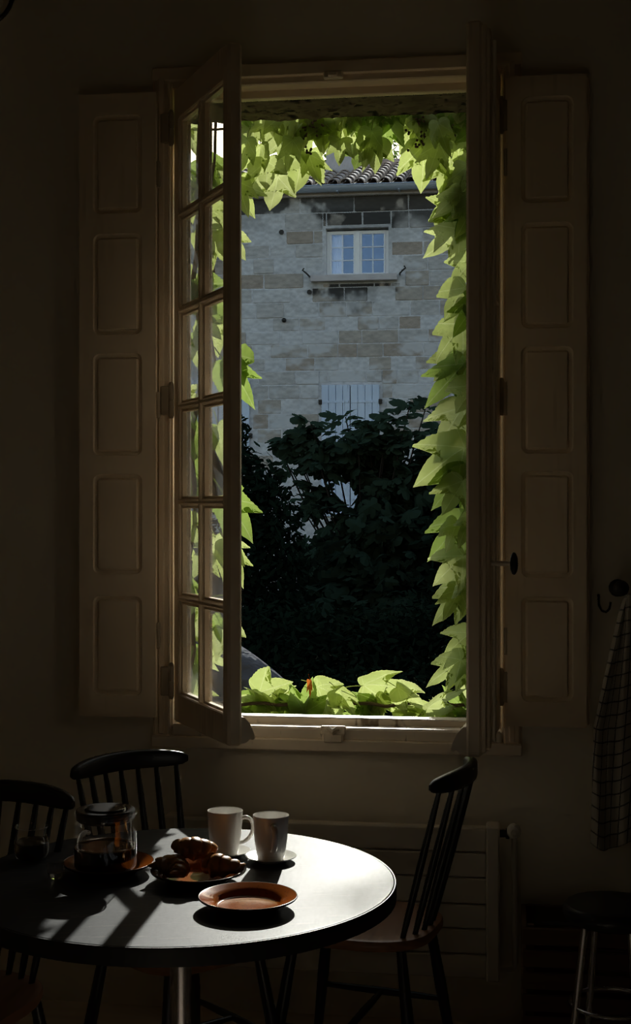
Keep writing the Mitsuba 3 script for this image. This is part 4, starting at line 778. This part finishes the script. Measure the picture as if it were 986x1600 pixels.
# attic window
def hb(x0, x1, z0, z1, y0, y1, b=.006): return box(x0, x1, HY + y0, HY + y1, z0, z1, b)
tag('stone_house__window', 'small white attic window with twelve panes')
xm = (WX0 + WX1) / 2
put('stone_house__window__frame', join(hb(WX0, WX0 + .05, WZ0, WZ1 - .03, .09, .16), hb(WX1 - .05, WX1, WZ0, WZ1 - .03, .09, .16), hb(WX0, WX1, WZ0, WZ0 + .05, .09, .16), hb(WX0, WX1, WZ1 - .08, WZ1 - .03, .09, .16), hb(xm - .035, xm + .035, WZ0, WZ1 - .05, .07, .15),
    *[hb(a, a + .028, WZ0 + .04, WZ1 - .07, .085, .14, .003) for a in (WX0 + .05, xm - .063, xm + .035, WX1 - .078)]), 'm_framewhite')
for a, b in ((WX0 + .078, xm - .063), (xm + .063, WX1 - .078)):
    zs = np.linspace(WZ0 + .05, WZ1 - .08, 4); xs = np.linspace(a, b, 3)
    put('stone_house__window__glazing_bar', join(*[hb(a, b, q - .008, q + .008, .095, .125, .002) for q in zs[1:3]], hb(xs[1] - .008, xs[1] + .008, zs[0], zs[3], .093, .127, .002)), 'm_framewhite')
    for i in range(3):
        for j in range(2):
            v = np.array([(xs[j], HY + .11, zs[i]), (xs[j + 1], HY + .11, zs[i]), (xs[j + 1], HY + .11, zs[i + 1]), (xs[j], HY + .11, zs[i + 1])])
            put('stone_house__window__pane', trimesh.Trimesh(v, [[0, 1, 2], [0, 2, 3]], process=False), 'm_housepane')
cv, cf = [], []
for k in range(25):
    x = WX0 + .07 + .17 * k / 24
    for zc in (WZ0 + .03, WZ1 - .05): cv.append((x, HY + .20 + .012 * math.sin(k * 1.6), zc))
cf = [q for k in range(24) for q in ([2 * k, 2 * k + 2, 2 * k + 3], [2 * k, 2 * k + 3, 2 * k + 1])]
put('stone_house__window__curtain', trimesh.Trimesh(cv, cf, process=False), 'm_curtain', smooth=True)
put('stone_house__window_sill', rough_box(-2.90, -1.63, HY - .12, HY + .10, 4.845, 4.935, .05, .012, 9), 'm_render', smooth=40)
for x, sg in ((-2.93, -1), (-1.59, 1)):
    put('stone_house__iron_hook', tube([(x, HY + .02, 4.93), (x, HY - .09, 4.93), (x + sg * .04, HY - .11, 4.97), (x + sg * .09, HY - .11, 5.01), (x + sg * .07, HY - .11, 5.04)], .012, 7), 'm_iron')
put('stone_house__iron_hook', xf(trimesh.creation.icosphere(subdivisions=2, radius=.035), M4((-3.31, HY - .03, 4.29))), 'm_iron')
for x, z in ((-3.35, 5.60), (-2.93, 4.70)):
    put('stone_house__vent_hole', xf(lathe([(0, .01), (.022, .01), (.026, 0), (.036, 0), (.036, .02), (0, .02)], 16), M4((x, HY - .012, z), (1, 0, 0), (0, 0, 1), (0, -1, 0))), 'm_iron')
# plank shutters
def plank_shutter(x0, x1, z0, z1, n, lab=None):
    key = 'stone_house__plank_shutter'
    kk = key
    i = 0
    while any(k.startswith(kk + '__') for k in scene): i += 1; kk = f'{key}_{i:03d}'
    if lab: tag(kk, lab)
    w = (x1 - x0) / n
    for k in range(n): put(kk + '__plank', box(x0 + w * k + .003, x0 + w * (k + 1) - .003, HY - .05, HY - .015 + rs.uniform(-.002, .002), z0, z1, .005), 'm_shutterblue')
    for z in (z1 - .25, z0 + .25):
        put(kk + '__strap', join(box(x0 + .01, x1 - .01, HY - .058, HY - .048, z - .018, z + .018, .003)), 'm_shutterblue')
    return kk
plank_shutter(-2.750, -2.325, 1.38, 3.320, 4); plank_shutter(-2.316, -1.890, 1.38, 3.320, 4)
plank_shutter(-4.30, -3.83, 2.33, 3.42, 4); plank_shutter(-4.78, -4.31, 2.33, 3.42, 4)
plank_shutter(-.77, -.40, 1.5, 3.42, 3); plank_shutter(-.39, .0, 1.5, 3.42, 3)
for x in (-2.765, -1.875, -3.815):
    for z in (3.07, 2.58 if x < -3 else 1.63): put('stone_house__shutter_pin', box(x - .025, x + .025, HY - .065, HY + .01, z - .035, z + .035, .004), 'm_iron')
# eave, gutter, roof tiles
put('stone_house__eave', box(-9.1, 5.1, HY - .10, HY + .02, 6.10, 6.20, .01), 'm_render')
gp = arc_pts(HY - .19, 6.215, .085, math.radians(180), math.radians(360), 12)
import shapely.geometry as sgm3
outer = gp; inner = arc_pts(HY - .19, 6.215, .078, math.radians(360), math.radians(180), 12)
g = trimesh.creation.extrude_polygon(sgm3.Polygon(outer + inner), 13.0, engine='earcut')
g.apply_transform(M4((-8.9, 0, 0), (0, 1, 0), (0, 0, 1), (1, 0, 0)))
put('stone_house__gutter', join(g, tube([(-8.9, HY - .275, 6.215), (4.1, HY - .275, 6.215)], .011, 8)), 'm_zinc', smooth=40)
for k in range(7): put('stone_house__gutter_strap', box(-5.2 + k * .9, -5.175 + k * .9, HY - .285, HY - .10, 6.120, 6.132, .002), 'm_zinc')
SL = math.radians(18.5); RZ = 6.235; ca, sa = math.cos(SL), math.sin(SL)
put('stone_house__roof', xf(box(-9.2, 5.2, -.02, 3.05, -.10, .0, 0), M4((0, HY - .16, RZ), (1, 0, 0), (0, ca, sa), (0, -sa, ca))), 'm_tile')
put('stone_house__roof__back_slope', xf(box(-9.2, 5.2, -3.2, .0, -.10, .0, 0), M4((0, HY - .16 + 3.05 * ca * 2, RZ), (1, 0, 0), (0, ca, -sa), (0, sa, ca))), 'm_tile')
def half_tile(r0, r1, L, th=.016):
    V = []
    for y, r in ((0, r0), (L, r1)):
        for rr_ in (r, r - th):
            for k in range(9):
                a = math.pi * k / 8; V.append((rr_ * math.cos(a), y, rr_ * math.sin(a) * .85))
    F = []
    for k in range(8):
        o0, i0, o1, i1 = k, 9 + k, 18 + k, 27 + k
        F += [[o0, o1 + 1, o1], [o0, o0 + 1, o1 + 1], [i0, i1, i1 + 1], [i0, i1 + 1, i0 + 1], [o0, i0, i0 + 1], [o0, i0 + 1, o0 + 1]]
    return trimesh.Trimesh(V, F, process=True)
tile_d = mikit.ply(half_tile(.088, .074, .46), 'm_tile', smooth=30)
for r in range(8):
    for k in range(37):
        x = -5.6 + .19 * k + rs.uniform(-.006, .006); d = -.05 + r * .375
        o = np.array([x, HY - .16, RZ]) + d * np.array([0, ca, sa]) + (.030 + (.0)) * np.array([0, -sa, ca])
        tl = .045
        put('stone_house__roof__tile', tile_d, None, tw=M4(o, (1, 0, 0), (0, math.cos(SL - tl), math.sin(SL - tl)), (0, -math.sin(SL - tl), math.cos(SL - tl))))
put('stone_house__roof__ridge', tube([(-9.2, HY - .16 + 3.05 * ca, RZ + 3.05 * sa + .02), (5.2, HY - .16 + 3.05 * ca, RZ + 3.05 * sa + .02)], .10, 12), 'm_tile', smooth=40)
put('stone_house__chimney', join(rough_box(-2.86, -2.42, 17.3, 17.8, 6.5, 8.1, .09, .03, 4), box(-2.92, -2.36, 17.25, 17.85, 8.1, 8.2, .01)), 'm_render', smooth=40, label='rendered chimney rising behind the hanging leaves')
put('stone_house__chimney', join(rough_box(-1.58, -1.18, 17.6, 18.1, 6.6, 8.0, .09, .03, 6), box(-1.64, -1.12, 17.55, 18.15, 8.0, 8.1, .01)), 'm_render', smooth=40)
bush('distant_tree', [((-3.3, 27, 9.0), (1.0, 1.0, 1.3)), ((-3.0, 27, 7.6), (1.4, 1.0, 1.0)), ((-4.4, 27, 8.3), (1.0, 1.0, 1.0)), ((-2.0, 27.5, 7.4), (.9, .9, .7))], 5000, .2, 'm_backtree', 'sunlit tree beyond the ridge of the stone house', 'tree')
